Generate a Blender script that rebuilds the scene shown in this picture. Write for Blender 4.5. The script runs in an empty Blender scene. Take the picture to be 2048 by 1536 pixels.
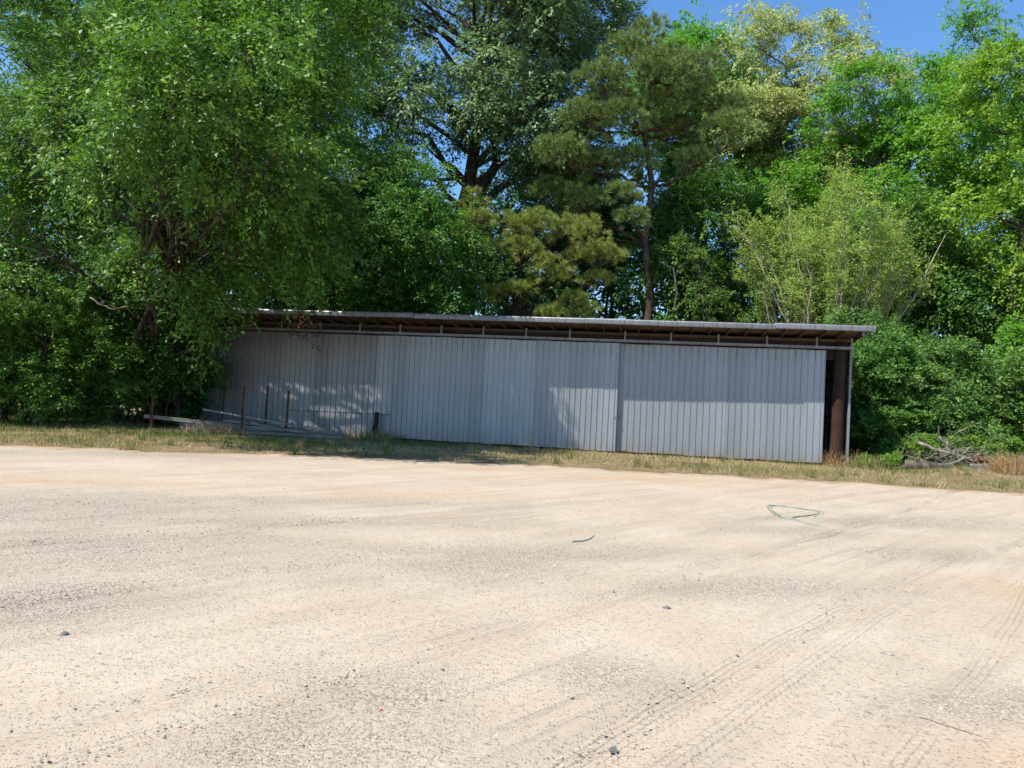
import bpy, math
import numpy as np
from mathutils import Vector, Matrix

sc = bpy.context.scene
COL = sc.collection
R = math.radians

# ------------------------------------------------------------------ camera
cam = bpy.data.objects.new('camera', bpy.data.cameras.new('camera'))
COL.objects.link(cam); sc.camera = cam
cam.data.sensor_width = 36.0
cam.data.lens = 36.0 * 1535.0 / 2048.0
cam.data.clip_start = 0.05; cam.data.clip_end = 3000
cam.matrix_world = (Matrix.Translation((0, 0, 1.6)) @ Matrix.Rotation(R(91.4), 4, 'X')
                    @ Matrix.Rotation(R(2.81), 4, 'Z'))

# ------------------------------------------------------------------ light
LIGHT = Vector((1.166, 0.80, -2.0))              # direction the sunlight travels
to_sun = (-LIGHT).normalized()
w = bpy.data.worlds.new('World'); sc.world = w; w.use_nodes = True
nt = w.node_tree
sky = nt.nodes.new('ShaderNodeTexSky'); sky.sky_type = 'NISHITA'; sky.sun_disc = False
sky.sun_elevation = math.asin(to_sun.z); sky.sun_rotation = math.atan2(to_sun.x, to_sun.y)
sky.air_density = 1.3; sky.dust_density = 0.0; sky.ozone_density = 10
hsv = nt.nodes.new('ShaderNodeHueSaturation'); hsv.inputs['Saturation'].default_value = 1.06
nt.links.new(sky.outputs[0], hsv.inputs['Color']); nt.links.new(hsv.outputs[0], nt.nodes['Background'].inputs[0])
nt.nodes['Background'].inputs[1].default_value = 0.13
sun = bpy.data.objects.new('sun', bpy.data.lights.new('sun', 'SUN'))
COL.objects.link(sun)
sun.data.energy = 5.0; sun.data.angle = R(0.53); sun.data.color = (1.0, 0.95, 0.86)
sun.rotation_euler = LIGHT.to_track_quat('-Z', 'Y').to_euler()
vs = sc.view_settings
vs.view_transform = 'Standard'; vs.look = 'None'; vs.gamma = 1.0; vs.exposure = 0.66
vs.use_curve_mapping = False
sc.cycles.max_bounces = 4; sc.cycles.diffuse_bounces = 2; sc.cycles.glossy_bounces = 2; sc.cycles.transparent_max_bounces = 4

# ------------------------------------------------------------------ helpers
def rng(seed): return np.random.default_rng(seed)

def vnoise(x, y, seed=0):
    """smooth 2-D value noise in 0..1 (numpy arrays)"""
    x = np.asarray(x, float); y = np.asarray(y, float)
    xi = np.floor(x).astype(np.int64); yi = np.floor(y).astype(np.int64)
    fx = x - xi; fy = y - yi
    fx = fx * fx * (3 - 2 * fx); fy = fy * fy * (3 - 2 * fy)
    def h(i, j):
        n = (i * 374761393 + j * 668265263 + seed * 974711) & 0x7fffffff
        n = ((n ^ (n >> 13)) * 1274126177) & 0x7fffffff
        return ((n ^ (n >> 16)) & 0xffff) / 65535.0
    a = h(xi, yi) * (1 - fx) + h(xi + 1, yi) * fx
    b = h(xi, yi + 1) * (1 - fx) + h(xi + 1, yi + 1) * fx
    return a * (1 - fy) + b * fy

def fbm(x, y, seed=0, octv=4):
    s = 0; a = 0.5; t = 0
    for o in range(octv):
        s = s + a * vnoise(x * 2 ** o, y * 2 ** o, seed + o); t += a; a *= 0.5
    return s / t

def sstep(a, b, x):
    t = np.clip((np.asarray(x, float) - a) / (b - a), 0, 1); return t * t * (3 - 2 * t)

def unit(v): return v / (np.linalg.norm(v, axis=-1, keepdims=True) + 1e-9)

def mesh_np(name, V, F, attrs=None, smooth=False, pattrs=None):
    """mesh from numpy arrays; every face has F.shape[1] corners; attrs = face floats"""
    me = bpy.data.meshes.new(name)
    V = np.ascontiguousarray(V, np.float32); F = np.ascontiguousarray(F, np.int32)
    m, k = F.shape
    me.vertices.add(len(V)); me.vertices.foreach_set('co', V.ravel())
    me.loops.add(m * k); me.loops.foreach_set('vertex_index', F.ravel())
    me.polygons.add(m); me.polygons.foreach_set('loop_start', np.arange(m, dtype=np.int32) * k)
    try: me.polygons.foreach_set('loop_total', np.full(m, k, np.int32))
    except Exception: pass
    for d, dom in ((attrs, 'FACE'), (pattrs, 'POINT')):
        for an, av in (d or {}).items():
            a = me.attributes.new(an, 'FLOAT', dom)
            a.data.foreach_set('value', np.ascontiguousarray(av, np.float32))
    me.update(calc_edges=True)
    me.polygons.foreach_set('use_smooth', np.full(m, bool(smooth)))
    return me

def obj(name, me, mat, parent=None, loc=None, rot=None):
    o = bpy.data.objects.new(name, me); COL.objects.link(o)
    if me is not None and mat is not None and not me.materials: me.materials.append(mat)
    if parent: o.parent = parent
    if loc is not None: o.location = loc
    if rot is not None: o.rotation_euler = rot
    return o

def tag(o, label=None, cat=None, group=None, kind=None):
    if label: o['label'] = label
    if cat: o['category'] = cat
    if group: o['group'] = group
    if kind: o['kind'] = kind
    return o

def thing(name, label, cat, loc=(0, 0, 0), rz=0, group=None):
    return tag(obj(name, None, None, None, loc, (0, 0, rz)), label, cat, group)

class Acc:
    """collects quads of boxes and tubes into one mesh"""
    def __init__(s): s.V = []; s.F = []; s.n = 0
    def add(s, V, F):
        V = np.asarray(V, float); s.V.append(V); s.F.append(np.asarray(F, int) + s.n); s.n += len(V); return s
    def box(s, x0, x1, y0, y1, z0, z1):
        V = [(x, y, z) for x in (x0, x1) for y in (y0, y1) for z in (z0, z1)]
        return s.add(V, [(0, 1, 3, 2), (4, 6, 7, 5), (0, 4, 5, 1), (2, 3, 7, 6), (0, 2, 6, 4), (1, 5, 7, 3)])
    def tube(s, P, rad, k=6, cap=True, flat=1.0):
        P = np.asarray(P, float); n = len(P)
        rad = np.broadcast_to(np.asarray(rad, float), (n,))
        T = unit(np.gradient(P, axis=0))
        ref = np.array([0.0, 0.0, 1.0]) if abs(T[:, 2]).mean() < 0.8 else np.array([1.0, 0.0, 0.0])
        A = unit(np.cross(T, ref)); B = np.cross(A, T)
        ang = np.arange(k) / k * 2 * math.pi
        ring = (A[:, None, :] * np.cos(ang)[None, :, None] + B[:, None, :] * np.sin(ang)[None, :, None] * flat)
        V = (P[:, None, :] + ring * rad[:, None, None]).reshape(-1, 3)
        F = []
        for i in range(n - 1):
            for j in range(k):
                j2 = (j + 1) % k
                F.append((i * k + j, i * k + j2, (i + 1) * k + j2, (i + 1) * k + j))
        if cap:
            V = np.vstack([V, P[0], P[-1]])
            for j in range(0, k, 2):
                F.append((n * k, (j + 2) % k, (j + 1) % k, j))
                b = (n - 1) * k
                F.append((n * k + 1, b + j, b + (j + 1) % k, b + (j + 2) % k))
        return s.add(V, F)
    def mesh(s, name, smooth=False):
        return mesh_np(name, np.vstack(s.V), np.vstack(s.F), smooth=smooth)
    def build(s, name, mat, parent=None, smooth=False, loc=None, rot=None):
        return obj(name, s.mesh(name, smooth), mat, parent, loc, rot)

def bevel(o, wd, seg=1):
    m = o.modifiers.new('bevel', 'BEVEL'); m.width = wd; m.segments = seg; m.limit_method = 'ANGLE'

# ------------------------------------------------------------------ material helper
class M:
    def __init__(s, name):
        s.mat = bpy.data.materials.new(name); s.mat.use_nodes = True
        s.t = s.mat.node_tree; s.b = s.t.nodes['Principled BSDF']; s.out = s.t.nodes['Material Output']
    def link(s, a, b): s.t.links.new(a, b)
    def n(s, typ, **kw):
        nd = s.t.nodes.new(typ)
        for k, v in kw.items(): setattr(nd, k, v)
        return nd
    def put(s, sock, v):
        if isinstance(v, bpy.types.NodeSocket): s.link(v, sock)
        elif v is not None:
            if hasattr(sock.default_value, '__len__') and isinstance(v, tuple) and len(v) == 3 and len(sock.default_value) == 4: v = (*v, 1)
            sock.default_value = v
    def math(s, op, a, b=None, c=None, clamp=False):
        nd = s.n('ShaderNodeMath', operation=op, use_clamp=clamp)
        for i, v in enumerate((a, b, c)):
            if v is not None: s.put(nd.inputs[i], v)
        return nd.outputs[0]
    def mix(s, f, a, b, blend='MIX'):
        nd = s.n('ShaderNodeMix', data_type='RGBA', blend_type=blend)
        s.put(nd.inputs[0], f); s.put(nd.inputs[6], a); s.put(nd.inputs[7], b); return nd.outputs[2]
    def coord(s, kind='Object'): return s.n('ShaderNodeTexCoord').outputs[kind]
    def geopos(s): return s.n('ShaderNodeNewGeometry').outputs['Position']
    def mapping(s, v, scale=(1, 1, 1), rot=(0, 0, 0)):
        nd = s.n('ShaderNodeMapping'); s.link(v, nd.inputs[0]); nd.inputs['Scale'].default_value = scale
        nd.inputs['Rotation'].default_value = rot; return nd.outputs[0]
    def noise(s, v, scale, detail=3, rough=0.55, dist=0.0):
        nd = s.n('ShaderNodeTexNoise'); s.link(v, nd.inputs['Vector'])
        nd.inputs['Scale'].default_value = scale; nd.inputs['Detail'].default_value = detail
        nd.inputs['Roughness'].default_value = rough; nd.inputs['Distortion'].default_value = dist
        return nd.outputs['Fac']
    def voro(s, v, scale, feat='F1', rand=1.0):
        nd = s.n('ShaderNodeTexVoronoi', feature=feat); s.link(v, nd.inputs['Vector'])
        nd.inputs['Scale'].default_value = scale; nd.inputs['Randomness'].default_value = rand; return nd
    def rangef(s, v, a, b, c=0.0, d=1.0, smooth=True):
        nd = s.n('ShaderNodeMapRange', interpolation_type='SMOOTHSTEP' if smooth else 'LINEAR')
        s.put(nd.inputs[0], v)
        for i, x in enumerate((a, b, c, d)): nd.inputs[i + 1].default_value = x
        return nd.outputs[0]
    def ramp(s, f, stops):
        nd = s.n('ShaderNodeValToRGB'); s.link(f, nd.inputs[0]); e = nd.color_ramp.elements
        while len(e) < len(stops): e.new(0.5)
        for i, (p, c) in enumerate(stops): e[i].position = p; e[i].color = (*c, 1)
        return nd.outputs[0]
    def attr(s, name): return s.n('ShaderNodeAttribute', attribute_name=name).outputs['Fac']
    def orand(s): return s.n('ShaderNodeObjectInfo').outputs['Random']
    def bump(s, h, strength, dist, normal=None):
        nd = s.n('ShaderNodeBump'); nd.inputs['Strength'].default_value = strength; nd.inputs['Distance'].default_value = dist
        s.link(h, nd.inputs['Height'])
        if normal is not None: s.link(normal, nd.inputs['Normal'])
        return nd.outputs[0]
    def set(s, color=None, rough=None, metal=None, normal=None, spec=None):
        if color is not None: s.put(s.b.inputs['Base Color'], color)
        if rough is not None: s.put(s.b.inputs['Roughness'], rough)
        if metal is not None: s.put(s.b.inputs['Metallic'], metal)
        if spec is not None: s.put(s.b.inputs['Specular IOR Level'], spec)
        if normal is not None: s.link(normal, s.b.inputs['Normal'])
        return s.mat

def leaf_mat(name, cols, trans=0.35, tcol=None, rough=0.5, spec=0.35):
    """leaf: reflecting and letting some light through; colour varies leaf by leaf"""
    m = M(name)
    st = [(i / max(1, len(cols) - 1), c) for i, c in enumerate(cols)]
    c = m.ramp(m.attr('rnd'), st)
    m.set(color=c, rough=rough, spec=spec)
    tr = m.n('ShaderNodeBsdfTranslucent')
    m.link(m.mix(1.0, c, tcol or (1.15, 1.3, 0.5), 'MULTIPLY'), tr.inputs[0])
    mx = m.n('ShaderNodeMixShader'); mx.inputs[0].default_value = trans
    m.link(m.b.outputs[0], mx.inputs[1]); m.link(tr.outputs[0], mx.inputs[2]); m.link(mx.outputs[0], m.out.inputs[0])
    return m.mat

def bark_mat(name, c1, c2, scale=6.0):
    m = M(name); v = m.geopos(); vm = m.mapping(v, (1, 1, 0.22))
    n1 = m.noise(vm, scale, 5, 0.65); n2 = m.noise(v, 1.3, 2)
    c = m.mix(m.rangef(n1, 0.35, 0.68), c1, c2)
    c = m.mix(m.rangef(n2, 0.45, 0.75, 0, 0.35), c, (0.16, 0.17, 0.12))
    return m.set(color=c, rough=0.92, spec=0.15, normal=m.bump(n1, 0.7, 0.03))

def wood_mat(name, c1, c2, c3=None, axis=0, bscale=1.0):
    m = M(name); v = m.coord('Object')
    sc_ = [26, 26, 26]; sc_[axis] = 1.2
    vm = m.mapping(v, tuple(sc_))
    n1 = m.noise(vm, 1.0, 4, 0.6, 0.3); n2 = m.noise(v, 1.7, 3)
    c = m.mix(m.rangef(n1, 0.3, 0.7), c1, c2)
    if c3: c = m.mix(m.rangef(n2, 0.48, 0.66, 0, 0.7), c, c3)
    r = m.math('MULTIPLY_ADD', m.orand(), 0.35, 0.82)
    hs = m.n('ShaderNodeHueSaturation'); m.link(c, hs.inputs['Color']); m.link(r, hs.inputs['Value'])
    return m.set(color=hs.outputs[0], rough=0.88, spec=0.2, normal=m.bump(n1, 0.5 * bscale, 0.008))

# ------------------------------------------------------------------ materials
MAT = {}
def galv(name, base, dark, rust=0.0, metal=0.55):
    m = M(name); v = m.coord('Object')
    sp = m.voro(m.mapping(v, (1, 1, 0.8)), 60.0).outputs['Color']
    spv = m.n('ShaderNodeSeparateColor'); m.link(sp, spv.inputs[0])
    s1 = spv.outputs[0]
    fine = m.noise(v, 55, 3, 0.7); streak = m.noise(m.mapping(v, (9, 9, 0.5)), 1.0, 4, 0.6); big = m.noise(v, 0.8, 3)
    f = m.math('ADD', m.math('MULTIPLY', s1, 0.22), m.math('MULTIPLY', fine, 0.9))
    c = m.mix(m.rangef(f, 0.30, 0.85), dark, base)
    c = m.mix(m.rangef(streak, 0.42, 0.72, 0, 0.30), c, dark)
    c = m.mix(m.rangef(big, 0.35, 0.7, 0, 0.18), c, (0.42, 0.43, 0.42))
    hs = m.n('ShaderNodeHueSaturation'); m.link(c, hs.inputs['Color'])
    m.link(m.math('MULTIPLY_ADD', m.orand(), 0.26, 0.86), hs.inputs['Value']); c = hs.outputs[0]
    # dirt splashed up from the ground and rust bleeding from the nail rows
    sx = m.n('ShaderNodeSeparateXYZ'); m.link(v, sx.inputs[0])
    low = m.math('MULTIPLY', m.rangef(sx.outputs[2], 0.0, 0.8, 1, 0), m.rangef(m.noise(v, 3.0, 4), 0.35, 0.7))
    c = m.mix(m.math('MULTIPLY', low, 0.75), c, (0.30, 0.24, 0.17))
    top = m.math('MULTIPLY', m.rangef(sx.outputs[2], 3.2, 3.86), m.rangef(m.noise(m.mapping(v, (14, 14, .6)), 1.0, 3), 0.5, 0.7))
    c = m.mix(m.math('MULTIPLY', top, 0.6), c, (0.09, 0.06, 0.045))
    if rust:
        rs = m.rangef(m.noise(m.mapping(v, (5, 5, 1.2)), 1.0, 5, 0.7), 0.62, 0.74, 0, rust)
        c = m.mix(rs, c, (0.12, 0.055, 0.025))
    rg = m.rangef(f, 0.2, 0.9, 0.62, 0.40)
    dent = m.noise(m.mapping(v, (1.0, 1.0, 0.35)), 2.2, 2)
    return m.set(color=c, rough=rg, metal=metal, normal=m.bump(dent, 0.5, 0.03))
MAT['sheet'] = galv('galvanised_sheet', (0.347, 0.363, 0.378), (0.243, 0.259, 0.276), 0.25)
MAT['sheet_dark'] = galv('dark_galvanised_sheet', (0.282, 0.289, 0.299), (0.167, 0.173, 0.184), 0.45)  # darker, rustier tones of the galvanised sheet
MAT['roofmetal'] = galv('roof_metal', (0.218, 0.229, 0.245), (0.158, 0.166, 0.179), 0.2)
MAT['trim'] = galv('trim_metal', (0.242, 0.245, 0.252), (0.174, 0.177, 0.183), 0.3, 0.35)
MAT['rafter'] = wood_mat('rafter_wood', (0.083, 0.056, 0.038), (0.137, 0.102, 0.074), (0.062, 0.046, 0.034), axis=1)
MAT['deck'] = wood_mat('roof_board_wood', (0.158, 0.107, 0.066), (0.225, 0.163, 0.110), (0.101, 0.074, 0.052), axis=0)
MAT['beam'] = wood_mat('beam_wood', (0.14, 0.10, 0.08), (0.28, 0.22, 0.17), axis=0)
MAT['greywood'] = wood_mat('weathered_wood', (0.16, 0.14, 0.12), (0.36, 0.33, 0.29), (0.25, 0.20, 0.15), axis=0)
MAT['darkwood'] = wood_mat('dark_wood', (0.018, 0.014, 0.012), (0.05, 0.04, 0.032), axis=2)
MAT['darkwood2'] = wood_mat('stained_beam', (0.030, 0.018, 0.018), (0.060, 0.036, 0.034), axis=0)
MAT['pole'] = wood_mat('creosote_pole', (0.028, 0.013, 0.008), (0.056, 0.028, 0.019), (0.020, 0.011, 0.009), axis=2)
MAT['bark_grey'] = bark_mat('bark_grey', (0.05, 0.04, 0.032), (0.15, 0.125, 0.10))
MAT['bark_dark'] = bark_mat('bark_dark', (0.025, 0.02, 0.017), (0.085, 0.068, 0.055))
MAT['bark_pine'] = bark_mat('bark_pine', (0.030, 0.019, 0.014), (0.102, 0.062, 0.046), 5)
MAT['bark_pale'] = bark_mat('bark_pale', (0.260, 0.215, 0.156), (0.520, 0.442, 0.325), 9)
MAT['deadwood'] = bark_mat('dead_wood', (0.154, 0.128, 0.100), (0.320, 0.282, 0.225), 9)

def rust_mat():
    m = M('rusty_steel'); v = m.coord('Object'); n1 = m.noise(v, 9, 5, 0.7); n2 = m.noise(v, 40, 3)
    c = m.ramp(n1, [(0.3, (0.04, 0.021, 0.015)), (0.55, (0.12, 0.055, 0.032)), (0.75, (0.20, 0.10, 0.06))])
    return m.set(color=c, rough=0.9, metal=0.1, normal=m.bump(n2, 0.5, 0.004))
MAT['rust'] = rust_mat()
def plain(name, c, rough=0.7, spec=0.3, vary=0.3):
    m = M(name); v = m.coord('Object'); n1 = m.noise(v, 14, 4, 0.65)
    cc = m.mix(m.rangef(n1, 0.3, 0.7), tuple(x * (1 - vary) for x in c), tuple(min(1, x * (1 + vary)) for x in c))
    return m.set(color=cc, rough=rough, spec=spec, normal=m.bump(n1, 0.3, 0.004))
MAT['rope'] = plain('green_rope', (0.16, 0.225, 0.185), 0.8)
MAT['rock'] = plain('grey_rock', (0.13, 0.125, 0.12), 0.9)
MAT['palerock'] = plain('pale_rock', (0.294, 0.266, 0.231), 0.9)
MAT['redscrap'] = plain('red_scrap', (0.5, 0.06, 0.05), 0.6)
MAT['wire'] = plain('dark_wire', (0.035, 0.03, 0.028), 0.8)
MAT['brownboard'] = wood_mat('brown_board', (0.11, 0.06, 0.038), (0.21, 0.125, 0.08), axis=0)

G = leaf_mat
MAT['maple'] = G('maple_leaf', [(0.046, 0.116, 0.018), (0.098, 0.2, 0.03), (0.21, 0.35, 0.055)], 0.31)
MAT['maple2'] = G('elm_leaf', [(0.042, 0.108, 0.02), (0.09, 0.185, 0.03), (0.18, 0.305, 0.055)], 0.31)
MAT['lush'] = G('lush_leaf', [(0.036, 0.108, 0.018), (0.08, 0.19, 0.028), (0.165, 0.315, 0.045)], 0.31)
MAT['oak'] = G('oak_leaf', [(0.1, 0.175, 0.07), (0.17, 0.265, 0.105), (0.26, 0.37, 0.155)], 0.25, (1.2, 1.2, 0.7))
MAT['bright'] = G('bright_leaf', [(0.075, 0.2, 0.016), (0.13, 0.31, 0.026), (0.21, 0.41, 0.045)], 0.40)
MAT['yellow'] = G('yellow_green_leaf', [(0.11, 0.22, 0.016), (0.19, 0.33, 0.026), (0.3, 0.43, 0.045)], 0.40)
MAT['cream'] = G('cream_catkin_leaf', [(0.235, 0.310, 0.090), (0.376, 0.450, 0.150), (0.526, 0.580, 0.250)], 0.32, (1.2, 1.1, 0.7))
MAT['vase'] = G('young_leaf', [(0.19, 0.26, 0.05), (0.29, 0.385, 0.08), (0.41, 0.51, 0.13)], 0.38)
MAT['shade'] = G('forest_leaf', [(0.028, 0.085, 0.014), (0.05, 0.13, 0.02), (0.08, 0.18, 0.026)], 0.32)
MAT['privet'] = G('privet_leaf', [(0.055, 0.11, 0.02), (0.1, 0.18, 0.03), (0.17, 0.26, 0.05)], 0.33)
MAT['pine'] = G('pine_needle', [(0.109, 0.160, 0.048), (0.189, 0.261, 0.073), (0.290, 0.377, 0.106)], 0.15, (1.2, 1.2, 0.6), 0.45)
MAT['pine2'] = G('young_pine_needle', [(0.143, 0.189, 0.040), (0.247, 0.305, 0.063), (0.377, 0.429, 0.098)], 0.18, (1.2, 1.2, 0.6), 0.45)
MAT['deadleaf'] = G('dead_leaf', [(0.05, 0.028, 0.016), (0.11, 0.06, 0.03), (0.18, 0.10, 0.05)], 0.2, (1.2, 1, .7))
MAT['litter'] = G('leaf_litter', [(0.211, 0.112, 0.053), (0.346, 0.215, 0.106), (0.480, 0.356, 0.211)], 0.1, (1, 1, .8), .8, .1)
MAT['grass'] = G('grass_blade', [(0.067, 0.131, 0.020), (0.125, 0.178, 0.035), (0.259, 0.229, 0.084), (0.403, 0.318, 0.158), (0.499, 0.402, 0.229)], 0.25, (1.1, 1.1, .7), .7, .15)
MAT['drygrass'] = G('dry_grass', [(0.288, 0.178, 0.070), (0.442, 0.290, 0.132), (0.576, 0.412, 0.211)], 0.25, (1.1, 1, .7), .7, .15)
MAT['straw'] = G('straw', [(0.160, 0.120, 0.072), (0.272, 0.216, 0.136), (0.368, 0.304, 0.208)], 0.2, (1.1, 1, .7), .8, .1)
MAT['weeds'] = G('weed_leaf', [(0.081, 0.184, 0.018), (0.138, 0.270, 0.025), (0.207, 0.335, 0.040)], 0.38)

# ------------------------------------------------------------------ ground
EX = np.array([-60, -30, -12.1, -8.5, -5.2, 0.0, 4.9, 9.8, 12.5, 30, 60])
EY = np.array([15.5, 17.5, 18.3, 18.6, 19.5, 20.5, 19.9, 19.3, 18.7, 16.5, 14.0])
def edge_y(x): return np.interp(x, EX, EY)
def ground_h(x, y):
    x = np.asarray(x, float); y = np.asarray(y, float)
    d = y - edge_y(x)
    h = 0.10 * sstep(0.2, 4.0, d) * (fbm(x * 0.35, y * 0.35, 5) - 0.35) 
    h = h + 0.30 * sstep(12.2, 14.5, x) * sstep(22.8, 25.2, y)
    h = h + 0.12 * sstep(-11.5, -14, x) * sstep(22.5, 26, y)
    return h - 0.004

GREY = [(-3.9, 7.4, 1.6, .9), (-3.6, 5.5, .9, .6), (-0.9, 3.6, .38, .28), (-0.6, 4.15, .32, .25), (-0.5, 7.3, 1.1, .5), (2.3, 7.1, .9, .35), (3.8, 10.6, .9, .4),
        (5.0, 9.35, .8, .35), (0.7, 4.56, .25, .22), (0.28, 8.2, 1.5, .4), (6.0, 12.1, 1.8, .45), (-6, 9.5, 2.0, 1.0), (-4, 11, 2.2, .4), (-2.5, 9.4, 1.8, .3), (-8.5, 17.4, 2.5, .7), (2.9, 4.4, .5, .2)]
ORANGE = [(-7.2, 12.1, 1.5, .5), (-1.2, 12.6, 1.2, .45), (3.2, 17.6, 2.4, .5), (5.2, 7.2, .4, .6), (-0.6, 18.3, 1.5, .4), (5.6, 17.0, 1.8, .35), (2.9, 3.7, .6, .3)]
def gaus(L, x, y):
    s = 0
    for gx, gy, a, b in L:
        c_, s_ = math.cos(0.25), math.sin(0.25)
        dx = (x - gx) * c_ + (y - gy) * s_; dy = -(x - gx) * s_ + (y - gy) * c_
        s = np.maximum(s, np.exp(-0.5 * ((dx / a) ** 2 + (dy / b) ** 2)))
    return s
def grey_m(x, y): return np.clip(gaus(GREY, x, y) * (0.25 + 1.5 * fbm(x * 1.3, y * 2.2, 31)) + 0.22 * sstep(.52, .8, fbm(x * .5, y * .9, 77)), 0, 1)
def orange_m(x, y): return np.clip(gaus(ORANGE, x, y) * (0.2 + 1.3 * fbm(x * 1.1, y * 3, 41)), 0, 1)
# wheel paths: y = a + b x + c x^2 (ground metres), half width
TRK = [(5.65, 1.08, 0.01, 0.17), (5.28, 1.13, 0.01, .13), (2.95, 1.30, -0.03, 0.16), (8.9, 1.0, 0.0, .2), (11.6, .9, 0.0, .2)]

def gravel_mat():
    m = M('gravel_lot'); v = m.geopos()
    fine = m.noise(v, 90, 3, 0.7); mid = m.noise(v, 14, 5, 0.65); big = m.noise(v, 0.55, 4, 0.6)
    streak = m.noise(m.mapping(m.mapping(v, (1, 1, 1), (0, 0, R(-46))), (0.30, 2.4, 1)), 1.0, 4, 0.6)
    c = m.mix(m.rangef(big, 0.3, 0.7), (0.426, 0.345, 0.250), (0.481, 0.401, 0.306))
    c = m.mix(m.rangef(streak, 0.42, 0.70, 0, 0.75), c, (0.378, 0.306, 0.223))
    c = m.mix(m.math('MULTIPLY', m.attr('orange'), 0.5), c, (0.422, 0.258, 0.130))
    c = m.mix(m.math('MULTIPLY', m.attr('grey'), 0.38), c, (0.364, 0.317, 0.260))
    # small embedded stones
    vo = m.voro(v, 48); cc = m.n('ShaderNodeSeparateColor'); m.link(vo.outputs['Color'], cc.inputs[0])
    stone = m.math('MULTIPLY', m.rangef(vo.outputs['Distance'], 0.30, 0.42, 1, 0), m.rangef(cc.outputs[0], 0.60, 0.66))
    c = m.mix(m.math('MULTIPLY', stone, 0.50), c, m.ramp(cc.outputs[1], [(0, (0.160, 0.140, 0.116)), (0.5, (0.306, 0.258, 0.202)), (1, (0.451, 0.396, 0.325))]))
    vo2 = m.voro(m.mapping(v, (0.8, 1.4, 1)), 13); c2 = m.n('ShaderNodeSeparateColor'); m.link(vo2.outputs['Color'], c2.inputs[0])
    st2 = m.math('MULTIPLY', m.rangef(vo2.outputs['Distance'], 0.16, 0.26, 1, 0), m.rangef(c2.outputs[0], 0.62, 0.66))
    c = m.mix(m.math('MULTIPLY', st2, 0.22), c, (0.218, 0.184, 0.149))
    c = m.mix(m.rangef(mid, 0.48, 0.75, 0, 0.35), c, (0.320, 0.265, 0.202))
    c = m.mix(m.rangef(fine, 0.53, 0.72, 0, 0.48), c, (0.262, 0.216, 0.169))
    gsp = m.math('MULTIPLY', m.rangef(m.noise(v, 46, 3, 0.7), 0.50, 0.64), m.attr('grey'))
    c = m.mix(m.math('MULTIPLY', gsp, 0.42), c, (0.235, 0.192, 0.158))
    ln = m.noise(m.mapping(m.mapping(v, (1, 1, 1), (0, 0, R(-47))), (0.20, 8.5, 1)), 1.0, 3, 0.6)
    lnm = m.math('MULTIPLY', m.rangef(ln, 0.56, 0.66), m.rangef(m.noise(v, 0.35, 2), 0.42, 0.6))
    c = m.mix(m.math('MULTIPLY', lnm, 0.30), c, (0.260, 0.217, 0.184))
    # earth and leaf litter blown in along the grass
    e = m.math('ADD', m.attr('sd'), m.math('MULTIPLY', m.math('SUBTRACT', m.noise(v, 1.6, 5, 0.65), 0.5), 2.2))
    c = m.mix(m.rangef(e, 0.0, 1.1, 0.85, 0), c, (0.330, 0.197, 0.107))
    # tyre tread: fine ribs along each wheel path
    sx = m.n('ShaderNodeSeparateXYZ'); m.link(v, sx.inputs[0]); X, Y = sx.outputs[0], sx.outputs[1]
    wob = m.math('MULTIPLY', m.math('SUBTRACT', m.noise(v, 0.9, 2), 0.5), 0.10)
    tot = None
    for i, (a, b, q, hw) in enumerate([(5.65, 1.08, 0.01, .13), (5.28, 1.13, 0.01, .11), (2.95, 1.30, -0.03, 0.19), (2.45, 1.30, -.02, .13), (8.9, 1.0, 0.0, .16), (8.1, .96, 0.0, .14), (11.6, .9, 0.0, .2), (1.6, 1.0, .03, .13)]):
        p = m.math('ADD', m.math('MULTIPLY_ADD', m.math('MULTIPLY', X, X), q, a), m.math('MULTIPLY', X, b))
        d = m.math('ADD', m.math('SUBTRACT', Y, p), wob)
        win = m.rangef(m.math('ABSOLUTE', d), hw * 0.8, hw * 1.2, 1, 0)
        pres = m.rangef(m.noise(m.mapping(v, (1, 1, 1), (0, 0, i)), 0.7, 2), 0.33, 0.5)
        rib = m.math('MULTIPLY', m.math('SINE', m.math('MULTIPLY', d, 2 * math.pi / 0.072)), 0.5)
        cross = m.math('MULTIPLY', m.math('SINE', m.math('MULTIPLY', m.math('ADD', m.math('ADD', X, Y), m.math('MULTIPLY', m.math('ABSOLUTE', d), 1.5)), 2 * math.pi / 0.10)), 0.10)
        h = m.math('MULTIPLY', m.math('MULTIPLY', m.math('ADD', rib, cross), win), pres)
        tot = h if tot is None else m.math('ADD', tot, h)
    hgt = m.math('ADD', m.math('MULTIPLY', fine, 0.30), m.math('MULTIPLY', mid, 0.7))
    hgt = m.math('ADD', hgt, m.math('MULTIPLY', stone, 0.35)); hgt = m.math('ADD', hgt, m.math('MULTIPLY', st2, 0.35))
    hgt = m.math('ADD', hgt, m.math('MULTIPLY', tot, 0.6)); hgt = m.math('SUBTRACT', hgt, m.math('MULTIPLY', lnm, 0.5)); hgt = m.math('ADD', hgt, m.math('MULTIPLY', gsp, 0.5))
    hgt = m.math('ADD', hgt, m.math('MULTIPLY', streak, 1.8))
    return m.set(color=c, rough=0.95, spec=0.12, normal=m.bump(hgt, 0.9, 0.017))
MAT['gravel'] = gravel_mat()

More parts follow.
